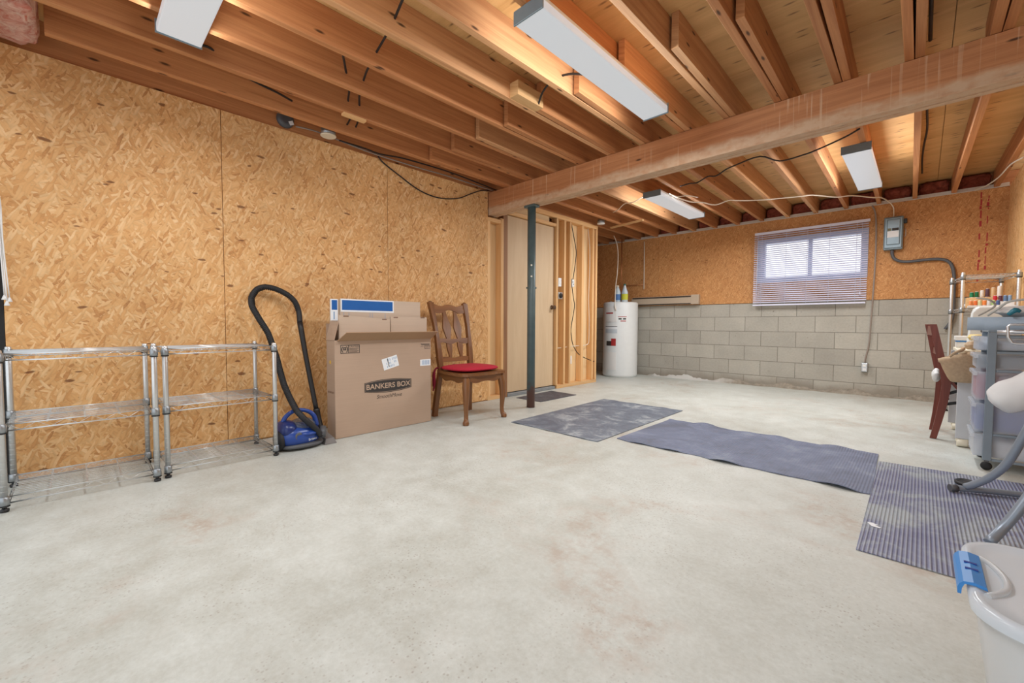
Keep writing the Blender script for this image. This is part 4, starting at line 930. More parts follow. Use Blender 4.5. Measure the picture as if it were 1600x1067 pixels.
m = M(); flat(m, 2.470, 2.574, 0.484, 0.537); bc = m.build('barcode_sticker', PAPER, t)
m = M(); y = 2.487
for wd_ in (4, 2, 6, 2, 3, 7, 2, 4, 5, 2): flat(m, y, y+wd_*0.001, 0.492, 0.530, 0.0010, 0.0013); y += wd_*0.001+0.0042
m.build('barcode', PAPERBLUE, bc)
m = M(); m.text('BANKERS BOX', 0.02, lambda u, v, d: (0.305+u, Y0-d, 0.335+v), 0.0008, sx=0.8); m.build('side_lettering', INKBROWN, t)
m = M(); m.lathe([(0.014, 0), (0.014, 0.0008)], (0.30, Y0-0.0012, 0.555), 16, 'y'); m.build('yellow_dot', plain('yellow_dot', (222, 180, 70), 0.6), t)
# folded cartons standing inside it
q = thing('folded_carton', 'folded white-edged carton with a wide blue band inside the large carton', 'box', (0.285, 2.19, 0.01))
m = M(); m.box(0.275, 0.287, 1.838, 2.532, 0.0105, 1.022, 0.001, 1); m.build('panel', CARD_P, q)
m = M(); m.box(0.2872, 0.2878, 1.840, 2.278, 0.925, 1.0215); wb = m.build('white_border', PAPER, q)
m = M(); m.box(0.2879, 0.2883, 1.849, 2.268, 0.938, 1.012); m.build('blue_band', BOXBLUE, wb)
m = M()
for y in (1.86, 1.90, 2.07, 2.09, 2.20): m.box(0.2873, 0.2877, y, y+0.003, 0.87, 0.92)
m.build('fine_print', PAPERBLUE, q)
q = thing('folded_carton', 'folded carton with a narrow blue corner at the left of the large carton', 'box', (0.262, 1.90, 0.01))
m = M(); m.box(0.255, 0.267, 1.770, 2.05, 0.0105, 1.018, 0.001, 1); m.build('panel', CARD_P, q)
m = M(); m.box(0.2672, 0.2677, 1.772, 1.826, 0.86, 1.0175); wb = m.build('white_border', PAPER, q)
m = M(); m.box(0.2678, 0.2682, 1.781, 1.822, 0.938, 1.010); m.build('blue_band', BOXBLUE, wb)
m = M(); m.box(0.2678, 0.2682, 1.794, 1.802, 0.868, 0.925); m.build('fine_print', PAPERBLUE, q)
def inner(label, y0, y1, za, zb, x):
    q = thing('folded_carton', label, 'box', (x, (y0+y1)/2, 0.01), 0)
    mm = M(); mm.hexa([(x-0.008, y0, 0.0105), (x+0.008, y0, 0.0105), (x+0.008, y1, 0.0105), (x-0.008, y1, 0.0105), (x-0.008, y0, za), (x+0.008, y0, za), (x+0.008, y1, zb), (x-0.008, y1, zb)]); mm.build('panel', CARD_P, q)
    for f in (0.13, 0.88):
        y = y0+(y1-y0)*f; z = za+(zb-za)*f
        mm = M(); mm.box(x+0.0082, x+0.0088, y-0.02, y+0.02, z-0.009, z-0.002); mm.build('slot', INKBROWN, q)
    return q
inner('plain brown folded carton standing at the left inside the large carton', 1.80, 2.212, 0.900, 0.873, 0.335)
inner('plain brown folded carton standing at the right inside the large carton', 2.226, 2.568, 0.893, 0.893, 0.322)

# ------------------------------------------------------------------ dining chair with red cushion
t = thing('dining_chair', 'carved dark oak dining chair standing against the left wall', 'chair', (0.48, 2.91, 0))
ZS = 0.425
def bkx(z):   # x of the back plane at a height
    s = max(0.0, (z-ZS)/0.61); return 0.292-0.075*s-0.072*s*s
yl = lambda z: 2.742-0.008*(z-ZS)/0.6
yr = lambda z: 3.088+0.046*(z-ZS)/0.6
def backpost(yf, sgn, nm):
    mm = M(); pts = []
    zs = [0.0, 0.10, 0.22, 0.34, ZS, 0.52, 0.62, 0.72, 0.82, 0.92, 1.0, 1.035]
    for a, b in zip(zs, zs[1:]):
        P = []
        for z in (a, b):
            if z < ZS: x = 0.240+0.052*(z/ZS)**1.4; yc = yf(ZS)+sgn*0.03*(1-z/ZS)
            else: x = bkx(z); yc = yf(z)
            wv = 0.021+0.005*math.sin((z-ZS)*13) if z > ZS else 0.022
            P += [(x-0.018, yc-wv, z), (x+0.018, yc-wv, z), (x+0.018, yc+wv, z), (x-0.018, yc+wv, z)]
        mm.hexa(P)
    bmesh.ops.remove_doubles(mm.bm, verts=mm.bm.verts, dist=0.0002)
    mm.ell((bkx(1.035), yf(1.035), 1.035), (0.02, 0.02, 0.014), 12, 8)
    return mm.build(nm, CHAIRW, t, grain=2)
backpost(yl, -1, 'back_post'); backpost(yr, 1, 'back_post')
def bfn(y, z, d): return Vector((bkx(z)+d, y, z))
def rail(f_lo, f_hi, nm, n=18, th=0.011):
    mm = M(); L, H = [], []
    for i in range(n+1):
        s = i/n; lo, hi = f_lo(s), f_hi(s)
        ya = yl(lo)+0.012; yb = yr(lo)-0.012
        L.append((ya+(yb-ya)*s, lo)); H.append((ya+(yb-ya)*s, hi))
    mm.strip(L, H, bfn, -th, th); return mm.build(nm, CHAIRW, t, grain=1)
hump = lambda s, c, w: math.exp(-((s-c)/w)**2)
rail(lambda s: 0.942+0.026*hump(s, 0.5, 0.2)-0.010*hump(s, 0.2, .1)-0.010*hump(s, 0.8, .1), lambda s: 1.015-0.016*hump(s, 0.25, 0.16)-0.016*hump(s, 0.75, 0.16)+0.006*hump(s, 0.5, 0.2)+0.01*(abs(s-0.5)*2)**3, 'crest_rail')
rail(lambda s: 0.660+0.010*math.sin(s*math.pi*4), lambda s: 0.705-0.008*hump(s, 0.5, 0.25), 'mid_rail')
rail(lambda s: 0.492, lambda s: 0.530+0.006*math.sin(s*math.pi*3), 'lower_rail')
def splat(yc, nm):
    zs = [0.955, 0.91, 0.86, 0.80, 0.75, 0.70]; ws = [0.017, 0.020, 0.033, 0.046, 0.034, 0.020]; sh = [0, 0, 0.004, 0.006, 0.004, 0]
    mm = M(); mm.strip([(yc-w, z) for z, w in zip(zs, ws)], [(yc+w, z) for z, w in zip(zs, ws)], bfn, -0.008, 0.008)
    mm.build(nm, CHAIRW, t, grain=2)
    zs = [0.665, 0.63, 0.59, 0.555, 0.525]; ws = [0.028, 0.030, 0.024, 0.015, 0.012]
    mm = M(); mm.strip([(yc-w, z) for z, w in zip(zs, ws)], [(yc+w, z) for z, w in zip(zs, ws)], bfn, -0.008, 0.008)
    mm.build('lower_splat', CHAIRW, t, grain=2)
splat(2.865, 'upper_splat'); splat(2.99, 'upper_splat')
# seat board with a wavy front edge
m = M(); poly = [(0.275, 2.715), (0.275, 3.115)]
poly += [(0.50, 3.155), (0.64, 3.165), (0.70, 3.155)]
for i in range(11):
    s = i/10; poly.append((0.722+0.014*hump(s, 0.5, 0.25)+0.006*math.cos(s*math.pi*6), 3.125-0.43*s))
poly += [(0.70, 2.662), (0.64, 2.655), (0.50, 2.668)]
m.prism(poly, lambda u, v, d: Vector((u, v, d)), ZS-0.024, ZS); m.build('seat', CHAIRW, t, grain=1)
# aprons
def apron(a, b, nm, inx):
    mm = M(); n = 16; lo, hi = [], []
    for i in range(n+1):
        s = i/n; lo.append((s, 0.352+0.014*math.cos(s*math.pi*4)-0.016*hump(s, 0.5, 0.13))); hi.append((s, ZS-0.025))
    A, B, I = Vector(a), Vector(b), Vector(inx)
    mm.strip(lo, hi, lambda s, z, d: Vector((A.x+(B.x-A.x)*s+I.x*d, A.y+(B.y-A.y)*s+I.y*d, z)), 0, 0.018); return mm.build(nm, CHAIRW, t)
apron((0.708, 2.70, 0), (0.703, 3.12, 0), 'front_apron', (-1, 0)); apron((0.30, 2.725, 0), (0.69, 2.69, 0), 'side_apron', (0, 1)); apron((0.30, 3.10, 0), (0.69, 3.13, 0), 'side_apron', (0, -1))
def cab(x, y, sy):
    mm = M(); zs = [0.40, 0.36, 0.31, 0.24, 0.16, 0.09, 0.045, 0.02, 0.002]; rs = [0.027, 0.031, 0.032, 0.028, 0.022, 0.0175, 0.0185, 0.027, 0.025]
    ox = [-0.012, -0.008, 0.0, 0.004, 0.002, -0.001, 0.002, 0.012, 0.012]
    mm.tube([(x+o, y+o*sy, z) for z, o in zip(zs, ox)], rs, 10, 3); return mm.build('front_leg', CHAIRW, t, grain=2)
cab(0.700, 2.698, -1); cab(0.692, 3.122, 1)
# cushion
c = thing('seat_cushion', 'flat crimson seat cushion tied onto the oak dining chair', 'cushion', (0.50, 2.91, ZS))
m = M(); m.ell((0.50, 2.91, ZS+0.0255), (0.205, 0.232, 0.025), 32, 14, lambda p: Vector((math.copysign(abs(p.x)**0.62, p.x), math.copysign(abs(p.y)**0.62, p.y), math.copysign(abs(p.z)**0.8, p.z)))); m.build('pad', RED, c)
m = M(); m.tube([(0.31, 2.735, ZS+0.02), (0.27, 2.715, ZS+0.015), (0.255, 2.70, ZS-0.02), (0.262, 2.695, ZS-0.12), (0.25, 2.69, ZS-0.19)], [0.008, 0.008, 0.01, 0.013, 0.006], 8, 4)
m.tube([(0.262, 2.70, ZS), (0.245, 2.695, ZS-0.05), (0.246, 2.692, ZS-0.15)], [0.007, 0.011, 0.006], 8, 4); m.build('tie', REDDK, c)

# ------------------------------------------------------------------ mats
def mat(nm, quad, mtl, label, amp=0.0, seed=1, thick=0.004, cat='mat', n=(60, 24)):
    A, B, C, D = (Vector((*q, 0)) for q in quad); rr = random.Random(seed); ph = [rr.uniform(0, 6) for _ in range(6)]
    def fn(u, v):
        p = A.lerp(B, u).lerp(D.lerp(C, u), v)
        e = max(0.0, 1-min(v, 1-v)/0.16)**2
        z = 0.0015+thick+amp*e*max(0, math.sin(u*19+ph[0])*0.5+math.sin(u*31+ph[1]+v*3)*0.5+0.15)
        dv = amp*0.55*(math.sin(u*17+ph[2])+math.sin(u*29+ph[3]))*(1 if v > 0.5 else -1)*e
        return Vector((p.x, p.y+dv, z))
    mm = M(); mm.grid(n[0], n[1], fn, thick)
    c = (A+B+C+D)/4; o = mm.build(nm, mtl, loc=(c.x, c.y, 0), smooth=False)
    return tag(o, label, cat)
mat('door_mat', ((0.108, 3.925), (0.472, 3.925), (0.472, 4.575), (0.075, 4.595)), MAT_C, 'small dark rubber mat in front of the door behind the steel post')
mat('floor_mat', ((0.90, 3.031), (1.755, 3.026), (1.745, 4.55), (0.856, 4.555)), MAT_A, 'dark smudged rubber floor mat nearest the steel post', 0.004, 2)
mat('floor_mat', ((1.806, 3.195), (3.233, 3.183), (3.212, 4.055), (1.82, 4.097)), MAT_B, 'long blue-grey rubber floor mat with wavy edges in the middle', 0.016, 5, n=(90, 24))
mat('vinyl_runner', ((3.236, 2.470), (4.15, 2.485), (4.15, 3.96), (3.222, 3.885)), RIB, 'ribbed blue-grey vinyl runner on the right under the ironing board foot', 0.0, 3, 0.003)
m = M(); m.prism([(3.246, 2.775), (3.262, 2.742), (3.288, 2.738), (3.292, 2.748), (3.272, 2.764), (3.286, 2.770), (3.262, 2.782)], lambda u, v, d: Vector((u, v, d)), 0.0062, 0.0068)
tag(m.build('paper_scrap', PAPER, loc=(3.268, 2.76, 0.006)), 'small torn white paper scrap lying on the ribbed runner', 'paper')

# ------------------------------------------------------------------ work corner on the right
# folding chair
t = thing('folding_chair', 'brown wooden folding chair with a black seat facing the sewing table', 'chair', (3.66, 5.06, 0))
def side(y, dx=0.0):
    c_ = [(3.447, 0.848, 0.019), (3.468, 0.74, 0.020), (3.494, 0.60, 0.022), (3.520, 0.47, 0.024), (3.529, 0.40, 0.024), (3.518, 0.28, 0.023), (3.497, 0.14, 0.020), (3.472, 0.002, 0.018)]
    mm = M(); mm.strip([(x-w+dx*min(1, z/0.4), z) for x, z, w in c_], [(x+w+dx*min(1, z/0.4), z) for x, z, w in c_], lambda u, v, d: Vector((u, y+d, v)), -0.012, 0.012); mm.build('back_post', FOLDW, t, grain=2)
    mm = M(); mm.bar((3.50, y+(0.026 if y < 5 else -0.026), 0.50), (3.86, y+(0.026 if y < 5 else -0.026), 0.015), 0.036, 0.018); mm.build('front_leg', FOLDW, t, grain=2)
side(4.885); side(5.245, -0.024)
m = M(); m.bar((3.450, 4.898, 0.80), (3.427, 5.232, 0.80), 0.016, 0.072, (0, 0, 1), 0.002); m.build('top_rail', FOLDW, t, grain=1)
m = M(); m.bar((3.484, 4.898, 0.645), (3.461, 5.232, 0.645), 0.014, 0.05, (0, 0, 1), 0.002); m.build('back_slat', FOLDW, t, grain=1)
m = M(); m.box(3.532, 3.90, 4.92, 5.21, 0.405, 0.445, 0.012); m.build('seat', BLACK, t)
m = M(); m.cyl((3.54, 4.898, 0.30), (3.54, 5.232, 0.30), 0.008, 10); m.build('rung', BLACK, t)
m = M(); m.bar((3.52, 4.905, 0.33), (3.66, 4.905, 0.40), 0.012, 0.02); m.build('brace', BLACK, t)
m = M(); m.bar((3.51, 4.905, 0.255), (3.66, 4.905, 0.30), 0.012, 0.02); m.build('brace', BLACK, t)
m = M(); m.ell((3.478, 5.06, 0.46), (0.028, 0.10, 0.055), 20, 12, lambda p: p*(0.9+0.1*math.sin(p.y*7+p.z*5)))
tag(m.build('white_cloth_bundle', CLOTHW, loc=(3.478, 5.06, 0.46)), 'white cloth bundle tied behind the backrest of the folding chair', 'cloth')
# sewing table
t = thing('sewing_table', 'cream drop-leaf sewing table with white panel legs by the right wall', 'table', (3.77, 5.06, 0))
m = M(); m.box(3.575, 3.965, 4.70, 5.42, 0.642, 0.667, 0.004); m.build('tabletop', CREAM, t)
m = M(); m.box(3.577, 3.86, 4.712, 4.732, 0.055, 0.641, 0.002); m.build('end_panel', GREYPANEL, t)
m = M(); m.box(3.562, 3.86, 5.375, 5.395, 0.055, 0.641, 0.002); m.build('end_panel', GREYPANEL, t)
for y in (4.722, 5.385):
    m = M(); m.box(3.58, 3.84, y-0.018, y+0.018, 0.036, 0.054, 0.002); m.build('foot_rail', CREAM, t)
    m = M(); m.lathe([(0.022, 0), (0.026, 0.006), (0.026, 0.05), (0.022, 0.056)], (3.585, y-0.005, 0.027), 18, 'x'); m.build('foot_roller', CREAM, t)
# bag
t = thing('burlap_bag', 'brown burlap bag hanging from the near corner of the sewing table', 'bag', (3.57, 4.635, 0.45))
lv = [(0.452, 3.600, 0.052, 0.012), (0.458, 3.598, 0.060, 0.020), (0.48, 3.591, 0.067, 0.028), (0.54, 3.578, 0.079, 0.034), (0.58, 3.570, 0.084, 0.034), (0.615, 3.563, 0.086, 0.028), (0.64, 3.560, 0.086, 0.020)]
m = M(); rings = []
for i, (z, cx_, hw, hd) in enumerate(lv):
    row = []
    for k in range(24):
        a = 2*math.pi*k/24; dz = (0.03*math.cos(a) if i >= 5 else 0.0)
        wr = 1+0.07*math.sin(5*a+i*1.3)
        row.append(m.bm.verts.new((cx_+hw*math.cos(a), 4.645+hd*wr*math.sin(a), z+dz)))
    rings.append(row)
for A, B in zip(rings, rings[1:]):
    for k in range(24): m.bm.faces.new((A[k], A[(k+1) % 24], B[(k+1) % 24], B[k])).smooth = True
m.bm.faces.new(rings[0][::-1]); inn = [m.bm.verts.new(v.co*0.0+Vector((3.566+(v.co.x-3.566)*0.9, 4.645+(v.co.y-4.645)*0.8, v.co.z-0.03))) for v in rings[-1]]
for k in range(24): m.bm.faces.new((rings[-1][k], rings[-1][(k+1) % 24], inn[(k+1) % 24], inn[k]))
m.bm.faces.new(inn); m.build('bag_body', BURLAP, t)
m = M(); m.tube([(3.53, 4.612, 0.625), (3.555, 4.61, 0.655), (3.585, 4.625, 0.672), (3.592, 4.66, 0.684), (3.60, 4.72, 0.676)], [0.007, 0.008, 0.011, 0.010, 0.008], 8, 4); m.build('bag_handle', BURLAP, t)
# things on the table
def lump(nm, c, r, mtl, label, cat, seed, n=(22, 12)):
    rr = random.Random(seed); ph = [rr.uniform(0, 6) for _ in range(4)]
    mm = M(); mm.ell(c, r, n[0], n[1], lambda p: Vector((p.x, p.y, max(p.z, -0.9)))*(0.88+0.12*math.sin(p.x*5+ph[0])*math.cos(p.y*6+ph[1])+0.06*math.sin(p.z*9+ph[2])))
    return tag(mm.build(nm, mtl, loc=(c[0], c[1], c[2]-r[2])), label, cat)
lump('folded_cloth', (3.655, 4.762, 0.700), (0.055, 0.05, 0.036), BURLAP, 'tan cloth heaped on the near end of the sewing table', 'cloth', 2)
lump('folded_cloth', (3.665, 4.80, 0.758), (0.055, 0.05, 0.024), YELLOWF, 'yellow printed cloth lying on top of the tan cloth heap', 'cloth', 3)
t = thing('storage_tub', 'small white plastic tub with a blue stripe on the far end of the table', 'container', (3.61, 5.30, 0.667))
m = M(); m.box(3.582, 3.645, 5.255, 5.345, 0.6675, 0.712, 0.006); m.build('tub_body', WHITEPL, t)
m = M(); m.box(3.580, 3.647, 5.253, 5.347, 0.7125, 0.722, 0.002); m.build('blue_stripe', LATCH, t)
m = M(); m.box(3.574, 3.652, 5.247, 5.353, 0.7225, 0.758, 0.006); m.build('lid', WHITEPL, t)
t = thing('sewing_machine', 'white sewing machine cover standing on the sewing table behind the ironing board', 'sewing machine', (3.75, 5.0, 0.667))
m = M(); m.prism([(3.628, 0.668), (3.636, 0.78), (3.648, 0.93), (3.656, 0.962), (3.674, 0.976), (3.85, 0.976), (3.865, 0.965), (3.872, 0.93), (3.882, 0.668)], lambda u, v, d: Vector((u, d, v)), 4.93, 5.13)
es = [e for e in m.bm.edges if abs(e.verts[0].co.y-e.verts[1].co.y) < 1e-6]
bmesh.ops.bevel(m.bm, geom=es, offset=0.018, segments=3, affect='EDGES', profile=0.5); m.build('cover', WHITE, t)
m = M(); m.lathe([(0.014, 0), (0.014, -0.012), (0.010, -0.014)], (3.700, 4.93, 0.80), 16, 'y'); m.build('knob', DKGREY, t)
m = M(); m.box(3.69, 3.82, 4.924, 4.931, 0.69, 0.74, 0.003); m.build('front_plate', CREAM, t)
# tall wire rack with thread
shelving('tall chrome wire rack holding thread spools in the far right corner', 0, 0.55, 0.32, 1.30, (0.30, 0.99, 1.275), (3.632, 5.85, 0), R(5.0), name='wire_rack')
t = thing('thread_stand', 'white stepped stand for thread spools on the corner wire rack', 'stand', (3.79, 6.08, 0.996))
m = M(); m.box(3.672, 3.945, 5.92, 6.00, 0.9965, 1.012); m.build('front_step', WHITEPL, t)
m = M(); m.box(3.80, 3.945, 6.002, 6.09, 0.9965, 1.046); m.build('middle_step', WHITEPL, t)
m = M(); m.box(3.672, 3.945, 6.092, 6.26, 0.9965, 1.092); m.build('back_step', CLEAT, t)
proto = {}
def spool(x, y, z, rgb, word, k, h=0.046, r=0.0125):
    q = thing('thread_spool', f'{word}', 'thread spool', (x, y, z), 0, 'thread spools on the corner rack')
    key = 'thread_'+'_'.join(map(str, rgb))
    if key not in proto: proto[key] = plain(key, rgb, 0.7, 0, 0.1, 300)
    mm = M(); mm.lathe([(r*0.92, 0.004), (r, 0.007), (r*0.9, h-0.006), (r*0.8, h-0.003)], (x, y, z+0.0005), 14); mm.build('thread', proto[key], q)
    mm = M(); mm.lathe([(r*1.05, 0), (r*1.05, 0.0035)], (x, y, z+0.0005), 14); mm.build('spool_base', WHITEPL, q)
    mm = M(); mm.lathe([(r*0.7, h-0.003), (r*0.7, h)], (x, y, z+0.0005), 14); mm.build('spool_cap', WHITEPL, q)
F = [(1, (226, 140, 84), 'pale orange thread spool, leftmost on the front step of the stand'), (2, (232, 120, 60), 'bright orange thread spool between two paler ones on the front step'), (3, (206, 206, 160), 'cream-green thread spool between the orange ones on the front step'),
     (4, (236, 138, 70), 'orange thread spool right of the cream-green one'), (5, (216, 218, 220), 'white thread spool left of the lime one on the front step'), (6, (168, 200, 120), 'lime green thread spool on the front step of the stand'), (7, (72, 92, 140), 'blue thread spool at the right end of the low front row')]
for i, rgb, wd_ in F: spool(3.664+0.0262*i, 5.945, 1.012, rgb, wd_, i)
for x, rgb, wd_ in ((3.838, (196, 34, 50), 'bright red thread spool on the middle step'), (3.868, (92, 50, 66), 'maroon thread spool beside the red one'), (3.896, (96, 124, 160), 'steel blue thread spool right of the maroon one'), (3.922, (132, 160, 190), 'light blue thread spool at the right end of the middle step')):
    spool(x, 6.045, 1.046, rgb, wd_, 0, 0.056, 0.0135)
for x, rgb, h, wd_ in ((3.705, (20, 120, 78), 0.05, 'green thread spool, leftmost on the back step'), (3.735, (16, 108, 66), 0.054, 'darker green thread spool, second from left on the back step'), (3.768, (228, 222, 214), 0.066, 'white thread spool beside the green pair on the back step'), (3.800, (88, 60, 72), 0.078, 'dark plum thread spool on the back step'),
                       (3.834, (214, 180, 136), 0.086, 'tan thread spool between plum and white ones on the back step'), (3.870, (232, 228, 222), 0.098, 'tall white thread spool at the right of the back step')):
    spool(x, 6.16, 1.092, rgb, wd_, 0, h, 0.0145)
lump('folded_cloth', (3.695, 6.30, 1.022), (0.045, 0.05, 0.026), CLOTHG, 'crumpled pale cloth at the left end of the thread shelf', 'cloth', 9)

# drawer cart
t = thing('drawer_cart', 'grey framed drawer cart with clear plastic drawers on casters at right', 'drawer cart', (3.80, 4.29, 0))
CX0, CX1, CY0, CY1 = 3.662, 3.955, 4.115, 4.475
for x in (CX0, CX1-0.036):
    for y in (CY0, CY1-0.02):
        m = M(); m.box(x, x+0.036, y, y+0.02, 0.058, 0.80, 0.003); m.build('frame_post', CARTGREY, t)
        m = M(); m.lathe([(0.008, -0.011), (0.022, -0.010), (0.024, -0.004), (0.024, 0.004), (0.022, 0.010), (0.008, 0.011)], (x+0.018, y+0.01, 0.0255), 18, 'y'); m.build('caster', BLACKRUB, t)
        m = M(); m.box(x+0.008, x+0.028, y+0.003, y+0.017, 0.046, 0.058); m.build('caster_bracket', DKGREY, t)
levels = [0.075, 0.222, 0.405, 0.590, 0.695]; tops = [0.205, 0.385, 0.570, 0.672, 0.775]
for z in levels+[0.785]:
    for y in (CY0+0.002, CY1-0.018):
        m = M(); m.box(CX0+0.037, CX1-0.037, y, y+0.016, z-0.018, z-0.004, 0.002); m.build('side_rail', CARTGREY, t)
m = M(); m.box(CX0, CX1, CY0, CY1, 0.8005, 0.812, 0.003); m.build('cart_top', CARTGREY, t)
for z, zt in zip(levels, tops):
    mm = M(); y0, y1 = CY0+0.024, CY1-0.024; x0, x1 = CX0-0.036, CX1-0.045; wl = 0.003
    mm.box(x0, x1, y0, y1, z, z+wl); mm.box(x0, x0+wl, y0, y1, z+wl, zt); mm.box(x1-wl, x1, y0, y1, z+wl, zt)
    mm.box(x0+wl, x1-wl, y0, y0+wl, z+wl, zt); mm.box(x0+wl, x1-wl, y1-wl, y1, z+wl, zt); d = mm.build('drawer', CLEAR, t)
    mm = M(); mm.box(x0-0.012, x0+0.006, y0-0.004, y1+0.004, zt-0.024, zt, 0.004); mm.build('drawer_lip', CLEAR, d)
for z, h, mtl, lab, nm in ((0.079, 0.09, CLOTHW, 'white cloth folded in the bottom drawer of the cart', 'folded_cloth'), (0.226, 0.12, plain('royal_blue_cloth', (44, 84, 168), 0.9, 0, 0.1), 'royal blue cloth folded in the second lowest drawer of the cart', 'folded_cloth'),
                           (0.409, 0.13, plain('raspberry_cloth', (176, 56, 92), 0.9, 0, 0.3, 30), 'raspberry coloured cloth in the middle drawer of the cart', 'folded_cloth'), (0.594, 0.062, plain('dark_teal_cloth', (60, 84, 96), 0.9, 0, 0.2, 30), 'dark teal cloth in the second highest drawer of the cart', 'folded_cloth'),
                           (0.699, 0.05, plain('pale_blue_cloth', (188, 200, 214), 0.9, 0, 0.15, 30), 'pale blue cloth in the top drawer of the cart', 'folded_cloth')):
    mm = M(); mm.box(3.634, 3.898, 4.146, 4.444, z, z+h, 0.012, 3)
    for v in mm.bm.verts: v.co.z += 0.008*math.sin(v.co.x*60)*math.sin(v.co.y*50)*(1 if v.co.z > z+h*0.5 else 0)
    tag(mm.build(nm, mtl, loc=(3.775, 4.295, z)), lab, 'cloth')
lump('folded_cloth', (3.70, 4.33, 0.836), (0.04, 0.09, 0.026), CLOTHW, 'cream cloth heap on top of the drawer cart', 'cloth', 12)

# ironing board
t = thing('ironing_board', 'grey padded ironing board on bent tube legs at the right edge', 'ironing board', (4.1, 3.42, 0))
m = M(); L_, R_ = [], []
for i in range(25):
    s = i/24; x = 3.542+1.2*s; w = 0.19*min(1, (s/0.30)**0.55) if s > 0 else 0.012
    L_.append((x, 3.42-max(w, 0.012))); R_.append((x, 3.42+max(w, 0.012)))
m.strip(L_, R_, lambda u, v, d: Vector((u, v, d)), 0.8165, 0.877)
bmesh.ops.bevel(m.bm, geom=[e for e in m.bm.edges if abs(e.verts[0].co.z-e.verts[1].co.z) < 1e-6 and len(e.link_faces) == 2 and e.calc_face_angle(0) > 0.6], offset=0.018, segments=3, affect='EDGES', profile=0.5)
m.build('padded_cover', PADGREY, t, smooth=True)
m = M(); m.tube([(3.522, 3.509, 0.024), (3.60, 3.553, 0.024), (3.70, 3.60, 0.024), (3.86, 3.66, 0.024)], 0.0145, 14, 3); fb = m.build('foot_bar', TUBE, t)
m = M(); m.tube([(3.512, 3.503, 0.024), (3.538, 3.518, 0.024)], [0.0175, 0.0175], 14); m.build('foot_cap', DKGREY, fb)
m = M(); m.lathe([(0.03, 0.004), (0.046, 0.006), (0.047, 0.016), (0.040, 0.02), (0.03, 0.012)], (3.578, 3.70, 0.002), 28, 'z', 0.9, 1.3); m.build('foot_pad', BLACKRUB, fb)
m = M(); m.tube([(3.568, 3.535, 0.034), (3.60, 3.52, 0.062), (3.645, 3.50, 0.112), (3.69, 3.48, 0.19), (3.725, 3.46, 0.30), (3.775, 3.44, 0.48), (3.87, 3.42, 0.816)], 0.0165, 14, 4); m.build('leg', TUBE, t)
m = M(); m.tube([(3.594, 2.85, 0.018), (3.632, 2.90, 0.07), (3.68, 2.93, 0.165), (3.78, 3.02, 0.38), (3.98, 3.24, 0.815)], 0.0165, 14, 4); m.build('leg', TUBE, t)
m = M(); m.tube([(3.622, 3.245, 0.808), (3.70, 3.24, 0.812), (4.2, 3.24, 0.812)], 0.010, 12); m.build('under_rail', ALU, t)
m = M(); m.tube([(3.86, 3.215, 0.842), (3.655, 3.215, 0.842), (3.648, 3.215, 0.835), (3.650, 3.215, 0.79), (3.662, 3.215, 0.765), (3.675, 3.215, 0.762), (3.86, 3.215, 0.762), (3.86, 3.215, 0.842)], 0.0048, 8); m.build('iron_rest', ALU, t)
lump('folded_garment', (3.74, 3.40, 0.902), (0.13, 0.10, 0.032), CLOTHG, 'crumpled grey garment lying on the ironing board', 'garment', 6, (30, 16))
wire('strap', [(3.600, 3.36, 0.884), (3.63, 3.34, 0.915), (3.66, 3.33, 0.944), (3.72, 3.33, 0.950), (3.80, 3.34, 0.93), (3.9, 3.34, 0.888)], 0.005, plain('grey_strap', (176, 174, 168), 0.8), 'grey strap looped over the grey garment on the ironing board', 'strap')
wire('strap', [(3.575, 3.40, 0.885), (3.60, 3.38, 0.905), (3.622, 3.36, 0.93), (3.60, 3.34, 0.955), (3.565, 3.37, 0.965)], 0.004, plain('taupe_strap', (166, 158, 148), 0.8), 'thin taupe strap sticking out beyond the ironing board tip', 'strap')
m = M(); m.tube([(3.655, 3.30, 0.885), (3.675, 3.30, 0.905), (3.69, 3.30, 0.898)], [0.007, 0.012, 0.006], 10, 3); tag(m.build('clip', TEAL, loc=(3.67, 3.30, 0.88)), 'teal plastic clip beside the grey garment on the board', 'clip')
t = thing('white_cloth_roll', 'rolled white cloth hanging under the ironing board at the right edge', 'cloth', (3.71, 3.13, 0.45))
m = M(); m.tube([(3.608, 3.13, 0.512), (3.622, 3.13, 0.522), (3.66, 3.13, 0.551), (3.73, 3.13, 0.60), (3.80, 3.13, 0.645), (3.86, 3.13, 0.68)], [0.022, 0.052, 0.064, 0.066, 0.062, 0.05], 22, 4)
for v in m.bm.verts: v.co += Vector((0, 0, 0.004*math.sin(v.co.x*70+v.co.y*40)))
m.build('roll', CLOTHW, t)
m = M(); m.tube([(3.80, 3.13, 0.70), (3.82, 3.18, 0.76), (3.83, 3.215, 0.765)], 0.004, 6, 3); m.build('hanging_loop', CLOTHW, t)

# storage bin in the foreground
t = thing('storage_bin', 'milky clear plastic storage bin with a blue latch in the right foreground', 'bin', (3.77, 1.70, 0))
def rrect(x0, x1, y0, y1, r, n=8):
    P = []
    for cx_, cy_, a0 in ((x1-r, y1-r, 0), (x0+r, y1-r, 90), (x0+r, y0+r, 180), (x1-r, y0+r, 270)):
        for k in range(n+1): a = R(a0+90*k/n); P.append((cx_+r*math.cos(a), cy_+r*math.sin(a)))
    return P
def loft(levels_, mm, cap0=True, cap1=False):
    rings = [[mm.bm.verts.new((x, y, z)) for x, y in rrect(*q)] for z, q in levels_]
    for A, B in zip(rings, rings[1:]):
        n = len(A)
        for k in range(n): mm.bm.faces.new((A[k], A[(k+1) % n], B[(k+1) % n], B[k])).smooth = True
    if cap0: mm.bm.faces.new(rings[0][::-1])
    if cap1: mm.bm.faces.new(rings[-1])
    return mm
